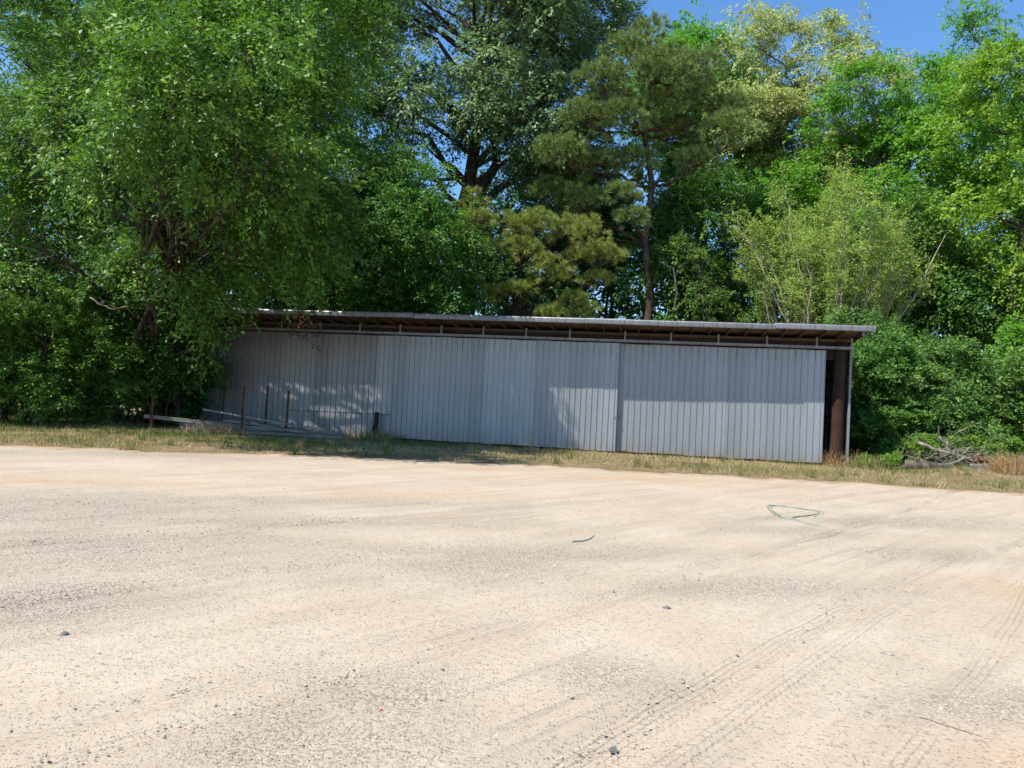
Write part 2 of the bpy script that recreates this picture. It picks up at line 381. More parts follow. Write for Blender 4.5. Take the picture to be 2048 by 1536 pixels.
def soil_mat():
    m = M('grassy_soil'); v = m.geopos()
    n1 = m.noise(v, 3.2, 6, 0.7); n2 = m.noise(v, 38, 4, 0.7); n3 = m.noise(v, 0.45, 3)
    c = m.ramp(n1, [(0.3, (0.13, 0.095, 0.055)), (0.5, (0.27, 0.19, 0.11)), (0.7, (0.38, 0.27, 0.16))])
    c = m.mix(m.rangef(n3, 0.40, 0.62, 0, 0.55), c, (0.13, 0.15, 0.055))
    c = m.mix(m.rangef(n2, 0.45, 0.7, 0, 0.6), c, (0.10, 0.075, 0.045))
    return m.set(color=c, rough=0.97, spec=0.08, normal=m.bump(m.math('ADD', n1, n2), 0.9, 0.04))
MAT['soil'] = soil_mat()

def grid(name, xs, ys, hfun, mat, pat=None):
    X, Y = np.meshgrid(xs, ys); Z = hfun(X, Y); nx, ny = len(xs), len(ys)
    V = np.stack([X, Y, Z], -1).reshape(-1, 3)
    i = np.arange(ny - 1)[:, None] * nx + np.arange(nx - 1)[None, :]
    F = np.stack([i, i + 1, i + nx + 1, i + nx], -1).reshape(-1, 4)
    pa = {k: f(V[:, 0], V[:, 1]) for k, f in (pat or {}).items()}
    o = obj(name, mesh_np(name, V, F, smooth=True, pattrs=pa), mat); return o
def axis(*segs):
    a = [np.arange(s, e, d) for s, e, d in segs]; return np.concatenate(a + [[segs[-1][1]]])
g = grid('ground', axis((-900, -60, 60), (-60, -24, 3), (-24, 24, .3), (24, 60, 3), (60, 900, 60)),
         axis((-900, -60, 60), (-60, 16, 4), (16, 34, .3), (34, 70, 3), (70, 900, 60)),
         lambda x, y: ground_h(x, y) - 0.03 * (y < edge_y(x) - 0.6), MAT['soil'])
tag(g, kind='structure')

def lot():
    xs = axis((-60, -14, 1.5), (-14, -7, .2), (-7, 7, .11), (7, 14, .2), (14, 60, 1.5))
    tv = np.concatenate([np.linspace(-40, 2.4, 14), np.arange(2.46, 8, .07), np.arange(8, 14, .14), np.arange(14, 21.01, .14)])
    X, T = np.meshgrid(xs, tv)
    e = edge_y(X) + 1.3 * (fbm(X * 0.7, X * 0 + 3, 9) - 0.5) + 0.5 * (vnoise(X * 3.1, X * 0, 12) - .5)
    Y = np.where(T > 14, 14 + (T - 14) / 7.0 * (e - 14), T)
    sd = e - Y
    Z = 0.030 * (fbm(X * .7, Y * .7, 3) - .5) + 0.022 * (fbm(X * 2.5, Y * 2.5, 13) - .5)
    for a, b, c, hw in TRK:
        d = (Y - (a + b * X + c * X * X)) / np.sqrt(1 + b * b)
        if hw: Z = Z - 0.020 * np.exp(-(d / hw) ** 2) + 0.012 * np.exp(-((np.abs(d) - 1.5 * hw) / (hw * .6)) ** 2)
    Z = Z * sstep(0, 1.0, sd) + 0.012 * sstep(0, .5, sd) + 0.002 - 0.012 * (sd < 1e-6)
    nx, ny = len(xs), len(tv)
    i = np.arange(ny - 1)[:, None] * nx + np.arange(nx - 1)[None, :]
    F = np.stack([i, i + 1, i + nx + 1, i + nx], -1).reshape(-1, 4)
    V = np.stack([X, Y, Z], -1).reshape(-1, 3)
    me = mesh_np('gravel_lot', V, F, smooth=True, pattrs={'sd': sd.ravel(), 'grey': grey_m(V[:, 0], V[:, 1]), 'orange': orange_m(V[:, 0], V[:, 1])})
    return tag(obj('gravel_lot', me, MAT['gravel']), kind='structure')
lot()

# ------------------------------------------------------------------ shed
SH = Vector((-11.876, 29.746, 0)); SR = R(-10.5203)
AX = np.array([math.cos(SR), math.sin(SR)]); NX = np.array([-math.sin(SR), math.cos(SR)])
def shw(s, off, z): return np.array([SH.x + AX[0] * s - NX[0] * off, SH.y + AX[1] * s - NX[1] * off, z])
LEN, DEP = 23.42, 8.2
shed = thing('storage_shed', 'long corrugated metal pole shed with sliding doors and an open eave', 'shed', SH, SR)

def sheet_mesh(wd, z0, z1, ribs, seed, pitch=0.2033, rh=0.028):
    r = rng(seed)
    xs, ys = [], []
    for k in range(ribs):
        c = (k + 0.5) * pitch
        xs += [c - pitch * .5 + 0.001, c - 0.016, c - 0.010, c + 0.009, c + 0.014]
        ys += [0, 0, -rh, -rh, 0]
    xs.append(ribs * pitch + 0.012); ys.append(-0.003)
    xs = np.array(xs) * wd / (ribs * pitch); ys = np.array(ys)
    zs = np.linspace(z0, z1, 7)
    X, Z = np.meshgrid(xs, zs); Y = np.tile(ys, (7, 1)).astype(float)
    Y += 0.006 * (r.random((7, 1)) - .5) + 0.012 * (vnoise(X * 2 + seed * 3.1, Z * .9, seed) - .5)
    X = X + 0.007 * (vnoise(Z * 1.1 + seed, Z * 0 + 2, seed + 5) - .5)
    Z[0] += r.uniform(-.014, .012); Z[-1] += r.uniform(-.01, .01)
    n = len(xs); i = np.arange(6)[:, None] * n + np.arange(n - 1)[None]
    F = np.stack([i, i + 1, i + n + 1, i + n], -1).reshape(-1, 4)
    V = np.stack([X, Y, Z], -1).reshape(-1, 3)
    # give the sheet a back skin so that it has thickness
    return mesh_np('metal_sheet', V, F)

def sheet_run(parent, x0, x1, z0, z1, mat, seed, first_dark=None):
    n = max(1, round((x1 - x0) / 0.61)); wd = (x1 - x0) / n
    for k in range(n):
        o = obj('metal_sheet', sheet_mesh(wd, z0, z1, 3, seed + k), mat, parent)
        o.location = (x0 + k * wd, -0.0015 * (k % 2) - 0.001 * ((k * 7) % 3), 0)

def door(name, s0, s1, off0, off1, mat, seed, zb=0.07, label=None):
    L = s1 - s0
    fr = Acc()                                        # timber frame behind the sheets
    for z in (0.15, 1.3, 2.5, 3.72): fr.box(0.03, L - 0.03, 0.012, 0.05, z - .05, z + .05)
    for x in np.linspace(0.03, L - 0.12, 6): fr.box(x, x + 0.09, 0.052, 0.09, 0.12, 3.8)
    d = fr.build(name, MAT['beam'], shed)
    d.location = (s0, -off0, 0); d.rotation_euler = (0, 0, -math.atan2(off1 - off0, L))
    sheet_run(d, 0, L, zb, 3.855, mat, seed)
    Acc().box(-0.012, 0.006, -0.034, 0.05, zb, 3.85).build('edge_trim', MAT['trim'], d)
    Acc().box(L - 0.006, L + 0.012, -0.034, 0.05, zb, 3.85).build('edge_trim', MAT['trim'], d)
    if label: d['label'] = label
    return d
d1 = door('wall', 0.0, 7.0, 0.0, 0.03, MAT['sheet_dark'], 100, 0.02, 'darker fixed metal wall at the left end')
d2 = door('sliding_door', 6.95, 15.85, 0.11, 0.19, MAT['sheet'], 200, 0.10, 'middle sliding door, hung in front of the right one')
d3 = door('sliding_door', 15.70, 22.66, 0.0, 0.08, MAT['sheet'], 300, 0.10, 'right sliding door with a step back from the middle one')
# odd wider sheet and cable on the left
c = Acc(); P = [(3.73 + i * 0.35, -0.045, 0.915 + 0.004 * math.sin(i * 2.1) + 0.03 * i / 11) for i in range(12)]
c.tube(P, 0.008, 5)
for p in P: c.box(p[0] - .011, p[0] + .011, -0.06, -0.03, p[2] - .03, p[2] + .028)
c.build('cable', MAT['wire'], shed).location = (0, -0.16, 0)
# door handle / chain between doors
c = Acc(); c.tube([(15.74, -.22, 1.27), (15.80, -.24, 1.30), (15.88, -.23, 1.26), (15.95, -.06, 1.28)], 0.010, 5)
c.tube([(15.75, -.22, 1.34), (15.80, -.25, 1.36), (15.75, -.22, 1.40)], 0.009, 5)
c.build('door_chain', MAT['trim'], shed)
# track
t = Acc().box(0, 23.52, -0.27, -0.205, 3.905, 3.985).box(0, 23.5, -0.27, -0.255, 3.885, 3.904).build('door_track', MAT['trim'], shed); bevel(t, .008)
br = Acc().box(-.028, .028, -.235, -.215, 3.988, 4.27).box(-.028, .028, -.214, 0.0, 4.24, 4.268).box(-.045, .045, -.277, -.2705, 3.90, 3.995)
bm_ = br.mesh('bracket')
for s in [0.05, 1.60, 3.17, 4.73, 6.30, 7.86, 9.42, 10.98, 12.54, 14.10, 16.03, 17.59, 19.17, 20.75, 22.34, 23.44]:
    o = obj('track_bracket', bm_, MAT['trim'], shed); o.location = (s, 0, 0)
# header, posts, poles
Acc().box(-.05, 23.47, 0.0, 0.09, 4.15, 4.245).build('header_beam', MAT['rafter'], shed)
Acc().box(-.05, 23.40, 0.11, 0.2, 3.55, 4.149).build('header_beam', MAT['darkwood2'], shed)
def polemesh(r0, r1, h, seed):
    a = Acc(); q = rng(seed); zs = np.linspace(-.2, h, 7)
    a.tube([(q.normal(0, .006), q.normal(0, .006), z) for z in zs], np.linspace(r0, r1, 7), 14); return a.mesh('post', True)
pm = polemesh(.13, .12, 4.12, 4)
for s in (0.16, 4.0, 7.9, 11.75, 15.6, 19.4):
    obj('post', pm, MAT['pole'], shed, (s, 0.40, 0))
obj('post', polemesh(.205, .185, 4.13, 6), MAT['pole'], shed, (23.14, 0.02, 0))['label'] = 'stout brown round pole at the open right end'
pb = polemesh(.13, .12, 3.2, 5)
for s in (0.2, 7.9, 15.6, 23.2): obj('post', pb, MAT['pole'], shed, (s, DEP - .3, 0))
Acc().box(23.43, 23.50, -.08, .06, 0.0, 3.88).build('corner_trim', MAT['trim'], shed)
# side and back walls
sd_ = obj('wall', None, None); COL.objects.unlink(sd_); bpy.data.objects.remove(sd_)
for nm, x0, dx in (('wall', 23.47, 0), ('wall', -0.02, 0)):
    a = Acc()
    for k in range(3): a.box(x0 - .06, x0 - .025, 0.09, DEP, .3 + k * 1.3, .42 + k * 1.3)
    p = a.build('wall', MAT['beam'], shed)
    n = 13
    for k in range(n):
        o = obj('metal_sheet', sheet_mesh((DEP - .1) / n, 0.03, 4.14 - 0.1 * (k + 1) * (DEP / n), 3, 500 + k), MAT['sheet_dark'], p)
        o.rotation_euler = (0, 0, R(90)); o.location = (x0, 0.1 + k * (DEP - .1) / n, 0)
a = Acc()
for k in range(3): a.box(0, LEN, DEP - .06, DEP - .02, .3 + k * 1.2, .42 + k * 1.2)
p = a.build('wall', MAT['beam'], shed)
bmsh = sheet_mesh(1.22, 0.03, 3.3, 6, 601)
for k in range(19):
    o = obj('metal_sheet', bmsh, MAT['sheet_dark'], p); o.location = (k * 1.23 + .03, DEP, 0)
# roof: height falls towards the back
RS = 0.095
def rz(off): return 4.40 + RS * off                     # top of rafters, off = metres in front of the wall
roof = Acc(); xs = np.arange(-0.30, 23.80, 0.1017); 
zz = np.where(np.arange(len(xs)) % 2 == 0, 0.0, 0.0); 
Vr = []; 
for off in (1.22, -8.6):
    for i, x in enumerate(xs): Vr.append((x, -off, rz(off) + 0.035 + (0.02 if i % 3 == 0 else 0.0)))
nx = len(xs); Fr = [(i, i + 1, nx + i + 1, nx + i) for i in range(nx - 1)]
ro = obj('roof', mesh_np('roof', np.array(Vr), np.array(Fr)), MAT['roofmetal'], shed)
# rafters
a = Acc(); y0, y1 = -1.16, 8.4; hw = .021; dp = .135
V = [(x, y, rz(-y) - d) for x in (-hw, hw) for y in (y0, y1) for d in (dp, 0.0)]
a.add(V, [(0, 1, 3, 2), (4, 6, 7, 5), (0, 4, 5, 1), (2, 3, 7, 6), (0, 2, 6, 4), (1, 5, 7, 3)])
rm = a.mesh('rafter'); q = rng(8); re_ = Acc().box(-.019, .019, -1.168, -1.1605, rz(1.16) - .128, rz(1.16) - .01).mesh('rafter_end')
for k in range(41):
    o = obj('rafter', rm, MAT['rafter'], ro); o.location = (-.24 + k * 0.597 + q.normal(0, .012), q.normal(0, .012), q.normal(0, .004)); o.rotation_euler = (0, 0, q.normal(0, .004))
    if k % 4 != 1: e_ = obj('rafter_end', re_, MAT['greywood'], ro); e_.location = o.location; e_.rotation_euler = o.rotation_euler
# boards under the metal
for k in range(6):
    off0 = 1.20 - k * 0.205; a = Acc()
    V = [(x, -off, rz(off) + d) for x in (-.29, 23.74) for off in (off0, off0 - .195) for d in (0.004, 0.024)]
    a.add(V, [(0, 1, 3, 2), (4, 6, 7, 5), (0, 4, 5, 1), (2, 3, 7, 6), (0, 2, 6, 4), (1, 5, 7, 3)])
    a.build('roof_board', MAT['deck'], ro)
a = Acc(); V = [(x, -off, rz(off) + d) for x in (-.29, 23.74) for off in (-.04, -8.5) for d in (0.004, 0.020)]
a.add(V, [(0, 1, 3, 2), (4, 6, 7, 5), (0, 4, 5, 1), (2, 3, 7, 6), (0, 2, 6, 4), (1, 5, 7, 3)]).build('roof_board', MAT['beam'], ro)
# rolled metal eave edge in lengths
zt = rz(1.2)
prof = [(1.10, zt + .055), (1.20, zt + .068), (1.255, zt + .052), (1.27, zt + .02), (1.268, zt - .07), (1.262, zt - .11), (1.24, zt - .125), (1.215, zt - .118), (1.205, zt - .09), (1.235, zt - .02), (1.19, zt + .04)]
def eave(L):
    n = len(prof); V = [(x, -o_, z) for x in (0, L) for o_, z in prof]
    F = [(i, (i + 1) % n, n + (i + 1) % n, n + i) for i in range(n)]
    return mesh_np('eave_trim', np.array(V), np.array(F), smooth=False)
em = eave(3.06)
for k in range(8):
    o = obj('eave_trim', em, MAT['roofmetal'], ro); o.location = (-.40 + k * 3.03, q.normal(0, .012), q.normal(0, .012)); o.rotation_euler = (q.normal(0, .004), q.normal(0, .004), q.normal(0, .002))
a = Acc().box(23.66, 23.73, -1.2, 8.4, -.12, .02); a.V[0][:, 2] += 0; Vb = a.V[0]; Vb[:, 2] += rz(0) - RS * Vb[:, 1]
a.build('barge_board', MAT['rafter'], ro)
a = Acc().tube([(23.62, -1.1, 4.40), (23.80, -1.22, 4.33), (23.93, -1.24, 4.25)], .012, 5).box(23.52, 23.60, -1.14, -1.12, 4.26, 4.40)
a.build('loose_trim', MAT['trim'], ro)

# ------------------------------------------------------------------ foliage generators
def leaf_quads(P, D, N, L, W, fold=0.12):
    S = unit(np.cross(D, N)); N = np.cross(S, D)
    L = L[:, None]; W = W[:, None]
    V = np.stack([P, P + D * L * .52 + S * W * .62 + N * W * fold, P + D * L - S * W * .28], 1).reshape(-1, 3)
    return V, np.arange(len(P) * 3).reshape(-1, 3)

LSC, NSC = 1.34, 1.26
def sprays(r, C, O, Rd, n, L, droop=.35, per=28, wide=.36, aspect=.62, tilt=.55):
    """leaves along drooping fan-shaped sprays that start in clump centres C and point along O"""
    L = L * LSC; n = int(n * NSC); k = len(C); ns = max(k, n // per)
    ci = np.concatenate([np.arange(k), r.integers(0, k, ns - k)]) if ns > k else r.integers(0, k, ns)
    d = unit(O[ci] * .75 + r.normal(0, .55, (ns, 3)) + np.array([0, 0, .12]))
    ln = Rd[ci] * r.uniform(.7, 1.5, ns); b = C[ci] + r.normal(0, .32, (ns, 3)) * Rd[ci][:, None]
    sh = np.clip(r.normal(.47, .27, ns), 0, 1)
    si = r.integers(0, ns, n); t = r.random(n) ** .8
    dd = d[si]; side = unit(np.cross(dd, np.array([0, 0, 1.0])) + r.normal(0, .12, (n, 3)))
    s = r.uniform(-1, 1, n)
    P = b[si] + dd * (t * ln[si])[:, None] + side * (s * wide * ln[si] * (1.05 - .75 * t))[:, None]
    P[:, 2] -= droop * ln[si] * (t ** 2 + .5 * s * s * .6)
    P += r.normal(0, .035, (n, 3))
    D = unit(dd * .6 + side * (np.sign(s) * .65)[:, None] + r.normal(0, .35, (n, 3)) - np.array([0, 0, .38]))
    N = unit(np.array([-.42, -.38, .80]) + r.normal(0, tilt * .85, (n, 3)))
    LL = L * r.uniform(.65, 1.35, n)
    V, F = leaf_quads(P, D, N, LL, LL * aspect)
    rnd = np.clip(sh[si] * .7 + r.random(n) * .3 + r.normal(0, .07, n), 0, 1)
    return V, F, rnd

def lobes_to_clumps(r, LC, LR, n, ctr, flat=.8, inner=.66):
    wgt = LR ** 2; li = r.choice(len(LC), n, p=wgt / wgt.sum())
    d = unit(r.normal(0, 1, (n, 3)) + .55 * unit(LC[li] - ctr) + np.array([-.12, -.15, .22]))
    rad = LR[li] * r.uniform(inner, 1.08, n)
    C = LC[li] + d * rad[:, None] * np.array([1, 1, flat])
    return C, d, li

def limb(a, p0, p1, r0, r1, r, sag=.0, n=6, wob=.05, k=6):
    t = np.linspace(0, 1, n)[:, None]; p0 = np.asarray(p0, float); p1 = np.asarray(p1, float)
    P = p0 + (p1 - p0) * t; L = np.linalg.norm(p1 - p0)
    P[1:-1] += r.normal(0, wob * L, (n - 2, 3)); P[:, 2] += sag * L * np.sin(t[:, 0] * math.pi)
    a.tube(P, np.linspace(r0, r1, n), k, cap=False); return P

def broad_tree(name, label, base, ctr, rad, lobes, lobe_r, clumps, leaves, L, mat, bark, seed, trunk_r=.25, clump_r=.85, zmin=1.0,
               droop=.35, cat='tree', group=None, trunk_top=None, flat=.8, limbs=True, keep=None, extra=None, lean=None, minr=.35, stems=1):
    r = rng(seed); base = np.array([base[0], base[1], float(ground_h(base[0], base[1]))]); ctr = np.array(ctr, float); rad = np.array(rad, float)
    root = thing(name, label, cat, base, 0, group)
    u = unit(r.normal(0, 1, (lobes, 3))) * (r.uniform(minr, 1.0, lobes)[:, None]) ** .7
    LC = ctr + u * (rad - lobe_r * .55); LR = lobe_r * r.uniform(.65, 1.3, lobes)
    if extra: LC = np.vstack([LC, np.array([e[:3] for e in extra])]); LR = np.concatenate([LR, [e[3] for e in extra]])
    C, O, li = lobes_to_clumps(r, LC, LR, clumps, ctr, flat)
    ok = C[:, 2] > zmin + r.uniform(0, .5, clumps)
    if keep is not None: ok &= keep(C)
    C, O = C[ok], O[ok]
    V, F, rnd = sprays(r, C, O, np.full(len(C), clump_r * .86) * r.uniform(.65, 1.35, len(C)), leaves, L, droop)
    obj('crown', mesh_np('crown', V - base, F, {'rnd': rnd}), mat, root)
    top = np.array(trunk_top if trunk_top is not None else (ctr[0], ctr[1], ctr[2] + rad[2] * .35), float)
    tr = Acc(); bb = base - np.array([0, 0, .15])
    for sidx in range(stems):
        tt = top + (r.normal(0, .12, 3) * rad * np.array([1, 1, .4]) if sidx else 0)
        TP = limb(tr, bb + (r.normal(0, .25, 3) * np.array([1, 1, 0]) if sidx else 0), tt, trunk_r, trunk_r * .3, r, n=9, wob=.018, k=10)
        if sidx == 0: T0 = TP
    tr.V = [v - base for v in tr.V]; tr.build('trunk', bark, root, True)
    if limbs:
        bA = Acc()
        for i in range(len(LC)):
            f = np.clip((LC[i, 2] - base[2] - 1.2 * np.linalg.norm(LC[i, :2] - T0[0, :2]) * .5) / (top[2] - base[2]), .15, .95)
            j = f * (len(T0) - 1); j0 = int(j); p0 = T0[j0] + (T0[min(j0 + 1, len(T0) - 1)] - T0[j0]) * (j - j0)
            P = limb(bA, p0, LC[i], trunk_r * .36 * (1.05 - .5 * f), trunk_r * .07 + .008, r, sag=.05, n=6, wob=.035, k=5)
            own = C[(np.linalg.norm(C - LC[i], axis=1) < LR[i] * 1.2)]
            for p in own[:7]: limb(bA, P[r.integers(3, 6)], p, .022, .007, r, n=4, wob=.05, k=3)
        bA.V = [v - base for v in bA.V]; ob_ = bA.build('branches', bark, root, True)
        ob_['kind'] = 'stuff'
    return root

def bush(name, label, x, y, rx, ry, h, leaves, L, mat, seed, z0=0.1, cat='bush', group=None, lobes=13, clump_r=.5, droop=.3):
    z = float(ground_h(x, y))
    return broad_tree(name, label, (x, y), (x, y, z + h * .5), (rx, ry, h * .52), lobes, min(rx, h * .5) * .46, max(40, leaves // 120), leaves, L, mat, MAT['bark_dark'], seed,
                      .05, clump_r, z + z0, droop, cat, group, trunk_top=(x, y, z + h * .7), stems=4, minr=.3)

def needles(r, T, D, n, L, wd=.010):
    """n needles in each tuft T pointing round direction D"""
    k = len(T); P = np.repeat(T, n, 0); d = np.repeat(D, n, 0)
    d = unit(d * .8 + r.normal(0, .45, (k * n, 3))); ln = L * r.uniform(.7, 1.2, k * n)
    s = unit(np.cross(d, r.normal(0, 1, (k * n, 3)))) * wd
    P = P + r.normal(0, .03, P.shape) + d * .01
    V = np.stack([P - s * .5, P + s * .5, P + d * ln[:, None] - np.array([0, 0, .03])], 1).reshape(-1, 3)
    F = np.arange(k * n * 3).reshape(-1, 3)
    rnd = np.clip(np.repeat(r.normal(.5, .16, k), n) + r.normal(0, .13, k * n), 0, 1)
    return V, F, rnd

def pine_tree(name, label, base, trunk, lobes, per_lobe, tuft_n, nl, mat, seed, r0=.2, wd=.010):
    """trunk = polyline, lobes = (x,y,z,rx,rz) plates of needle tufts"""
    r = rng(seed); b = np.array(base, float); root = thing(name, label, 'tree', b)
    T0 = np.array(trunk, float); a = Acc(); a.tube(T0 - b, np.linspace(r0, r0 * .25, len(T0)), 10, cap=False); a.build('trunk', MAT['bark_pine'], root, True)
    bA = Acc(); TP = []; TD = []
    for (x, y, z, rx, rz_) in lobes:
        c0 = np.array([x, y, z]); k = int(per_lobe * (rx / 1.2) ** 1.6)
        d = unit(r.normal(0, 1, (k, 3)) + np.array([-.15, -.25, .55])); u = d * (r.random((k, 1)) ** .4)
        p = c0 + u * np.array([rx, rx, rz_]); TP.append(p); TD.append(unit(d + np.array([0, 0, .6])))
        j = np.argmin(np.abs(T0[:, 2] - (z - .25 * np.hypot(x - T0[:, 0].mean(), 0) - rz_ * .4)))
        P = limb(bA, T0[j], c0 - np.array([0, 0, rz_ * .4]), r0 * .32, .02, r, sag=-.04, n=6, wob=.035, k=5)
        for q_ in p[::9]: limb(bA, P[r.integers(3, 6)], q_, .018, .007, r, n=4, wob=.06, k=3)
    TP = np.vstack(TP); TD = np.vstack(TD)
    V, F, rnd = needles(r, TP, TD, tuft_n, nl, wd)
    obj('crown', mesh_np('crown', V - b, F, {'rnd': rnd}), mat, root)
    bA.V = [v - b for v in bA.V]; bA.build('branches', MAT['bark_pine'], root, True)['kind'] = 'stuff'
    return root

# ------------------------------------------------------------------ trees
# maple clumps cut away along the sun's path to light the lower left wall
def gaps(C):
    off = (SH.x - C[:, 0]) * NX[0] + (SH.y - C[:, 1]) * NX[1]; t = off / (LIGHT.x * NX[0] + LIGHT.y * NX[1])
    Hp = C + np.array(LIGHT)[None] * t[:, None]; s = (Hp[:, 0] - SH.x) * AX[0] + (Hp[:, 1] - SH.y) * AX[1]; z = Hp[:, 2]
    hole = (z > -2.2) & (z < 3.8) & (((s > .2) & (s < 2.8)) | ((s > 3.1) & (s < 7.8)))
    G = C + np.array(LIGHT)[None] * (C[:, 2] / 2.0)[:, None]         # likewise cut to light the weeds and posts at its foot
    hole2 = (G[:, 0] > -13.8) & (G[:, 0] < -8.4) & (G[:, 1] > 22.6) & (G[:, 1] < 27.8)
    rr_ = rng(7).random(len(C)); return ~((hole & (rr_ < .97)) | (hole2 & (rr_ < .94)))
# the spreading maple that overhangs the left end of the shed and shades its wall
maple = broad_tree('maple_tree', 'big spreading bright green maple overhanging the left end of the shed', (-13.6, 29.4), (-12.0, 25.4, 10.2), (7.6, 6.6, 7.6), 34, 2.3, 1150, 165000, .105,
           MAT['maple'], MAT['bark_dark'], 11, .30, .95, 2.0, .42, trunk_top=(-12.4, 26.8, 15), keep=gaps,
           extra=[(-8.8, 26.6, 6.0, 1.5), (-7.6, 25.4, 7.4, 1.6), (-10.6, 27.2, 4.2, 1.3), (-7.0, 24.6, 10, 1.8), (-6.6, 24.0, 12.6, 1.9), (-9.9, 27.5, 5.2, 1.2), (-11.4, 27.0, 3.3, 1.2), (-16.2, 25, 4.6, 1.6), (-10.8, 24.2, 5.6, 1.5), (-7.2, 19.4, 7.4, 1.5), (-6.0, 18.6, 7.4, 1.3), (-8.2, 18.0, 8.4, 1.5), (-6.6, 17.8, 9.5, 1.5), (-8.0, 19.8, 10.4, 1.7), (-9.0, 18.9, 8.5, 1.7), (-10.3, 19.6, 7.8, 1.6), (-8.2, 21.0, 8.6, 1.6), (-10.0, 21.4, 9.0, 1.8), (-10.4, 27.2, 4.5, 1.2), (-11.0, 27.2, 3.0, 1.0), (-9.6, 27.2, 5.0, 1.0)])  # forward lobes added for the shade they cast on the grass
# dead twig with brown leaves hanging over the eave
r = rng(5); a = Acc(); b0 = np.array(maple.location); DT = []
for i in range(9):
    p0 = np.array([-8.1 + .12 * i, 26.9, 4.9]); p1 = np.array([-7.75 + r.uniform(0, 1.2), 26.7 + r.uniform(-.2, .2), 3.1 + r.uniform(0, 1.0)])
    P = limb(a, p0, p1, .014, .005, r, n=6, wob=.06, k=3)
    for p in P[2:]:
        limb(a, p, p + r.normal(0, .22, 3), .007, .003, r, n=3, k=3); DT.append(p)
a.V = [v - b0 for v in a.V]; a.build('dead_twigs', MAT['bark_dark'], maple)['label'] = 'bare dead twigs with a few brown leaves hanging over the eave'
DT = np.array(DT); V, F, rn = sprays(r, DT, unit(r.normal(0, 1, DT.shape)), np.full(len(DT), .16), 420, .07, .5, per=8)
obj('dead_leaves', mesh_np('dead_leaves', V - b0, F, {'rnd': rn}), MAT['deadleaf'], maple)

broad_tree('maple_tree', 'dense green tree at the left edge with foliage down to the ground', (-20.5, 31.5), (-20.2, 31.2, 9.6), (5.0, 3.6, 8.6), 22, 2.0, 620, 85000, .105, MAT['maple2'], MAT['bark_dark'], 12, .24, .95, 1.4, .4)
broad_tree('elm_tree', 'lush deep green tree rising behind the left end of the shed roof', (-6.4, 36.0), (-6.9, 35.6, 8.2), (4.2, 3.6, 6.0), 20, 1.9, 620, 85000, .11, MAT['lush'], MAT['bark_dark'], 13, .22, .95, 3.0, .42,
           extra=[(-3.0, 34.5, 8.6, 1.5), (-3.2, 34.3, 6.3, 1.4), (-8.5, 34.5, 12.2, 1.8), (-8.6, 35, 8.0, 1.8), (-9.5, 35, 5.5, 1.6), (-6.5, 34.6, 5.2, 1.5)])
broad_tree('maple_tree', 'bright green tree filling the upper left behind the big maple', (-16.5, 37.5), (-15.0, 37.0, 13.5), (9.6, 5.0, 9.4), 30, 2.7, 800, 88000, .155, MAT['maple2'], MAT['bark_grey'], 14, .28, 1.2, 3.0, .4)
oak = broad_tree('oak_tree', 'tall grey-green oak with thick dark forked trunk, top left of centre', (-3.1, 42.5), (-2.9, 42.0, 21.2), (8.4, 6.0, 7.8), 38, 2.4, 1100, 135000, .155, MAT['oak'], MAT['bark_dark'], 15, .66, 1.15, 12.0, .45, trunk_top=(-2.4, 42.3, 22), keep=lambda C: ~((np.abs(C[:, 0] + 3.2) < 2.3) & (C[:, 2] < 16.2)),
           extra=[(3.6, 42, 23.5, 2.0), (-10.6, 41, 21.5, 2.4), (-8.6, 41, 24.5, 2.5), (-6.0, 41, 22.6, 2.3), (-9.6, 41, 17.5, 1.9), (-6.8, 41, 19.0, 2.0), (-7.0, 41, 14.8, 1.6), (2.2, 41.5, 15.2, 1.8)])
a = Acc(); rr = rng(3); ob = np.array(oak.location)
limb(a, (-2.5, 42.4, 9.5), (-1.3, 42.5, 19), .42, .16, rr, n=8, wob=.012, k=9)
limb(a, (-2.2, 42.4, 12.6), (2.2, 42.0, 17.2), .20, .05, rr, n=7, wob=.03, k=7)
limb(a, (-3.0, 42.4, 13.6), (-7.2, 42.0, 14.6), .13, .03, rr, n=7, wob=.04, k=6)
limb(a, (-3.0, 42.4, 12.2), (-6.2, 42.0, 12.6), .09, .02, rr, n=7, wob=.05, k=6)
for i in range(24):
    p = np.array([-3.8 - rr.random() * 3.4, 42, 12.4 + rr.random() * 2.2]); limb(a, p, p + rr.normal(0, .7, 3), .025, .008, rr, n=4, wob=.08, k=3)
a.V = [v - ob for v in a.V]; a.build('fork', MAT['bark_dark'], oak, True)
broad_tree('hickory_tree', 'dark shaded broadleaf tree standing between the oak and the tall pine', (2.2, 47.5), (2.4, 47, 12.4), (5.6, 3.5, 6.2), 20, 1.9, 420, 52000, .15, MAT['shade'], MAT['bark_dark'], 16, .26, 1.1, 4, .4)
broad_tree('poplar_tree', 'vivid green round-topped tree behind the tall pine', (11.6, 52), (11.8, 51.5, 22.0), (6.4, 4.5, 7.2), 22, 2.4, 500, 62000, .16, MAT['bright'], MAT['bark_grey'], 17, .34, 1.2, 9, .4)
broad_tree('cream_tree', 'pale cream-yellow flowering tree against the blue sky', (17.6, 47), (16.9, 46.5, 19.6), (5.5, 4.0, 7.0), 24, 1.9, 560, 68000, .14, MAT['cream'], MAT['bark_grey'], 18, .30, 1.05, 8, .45)
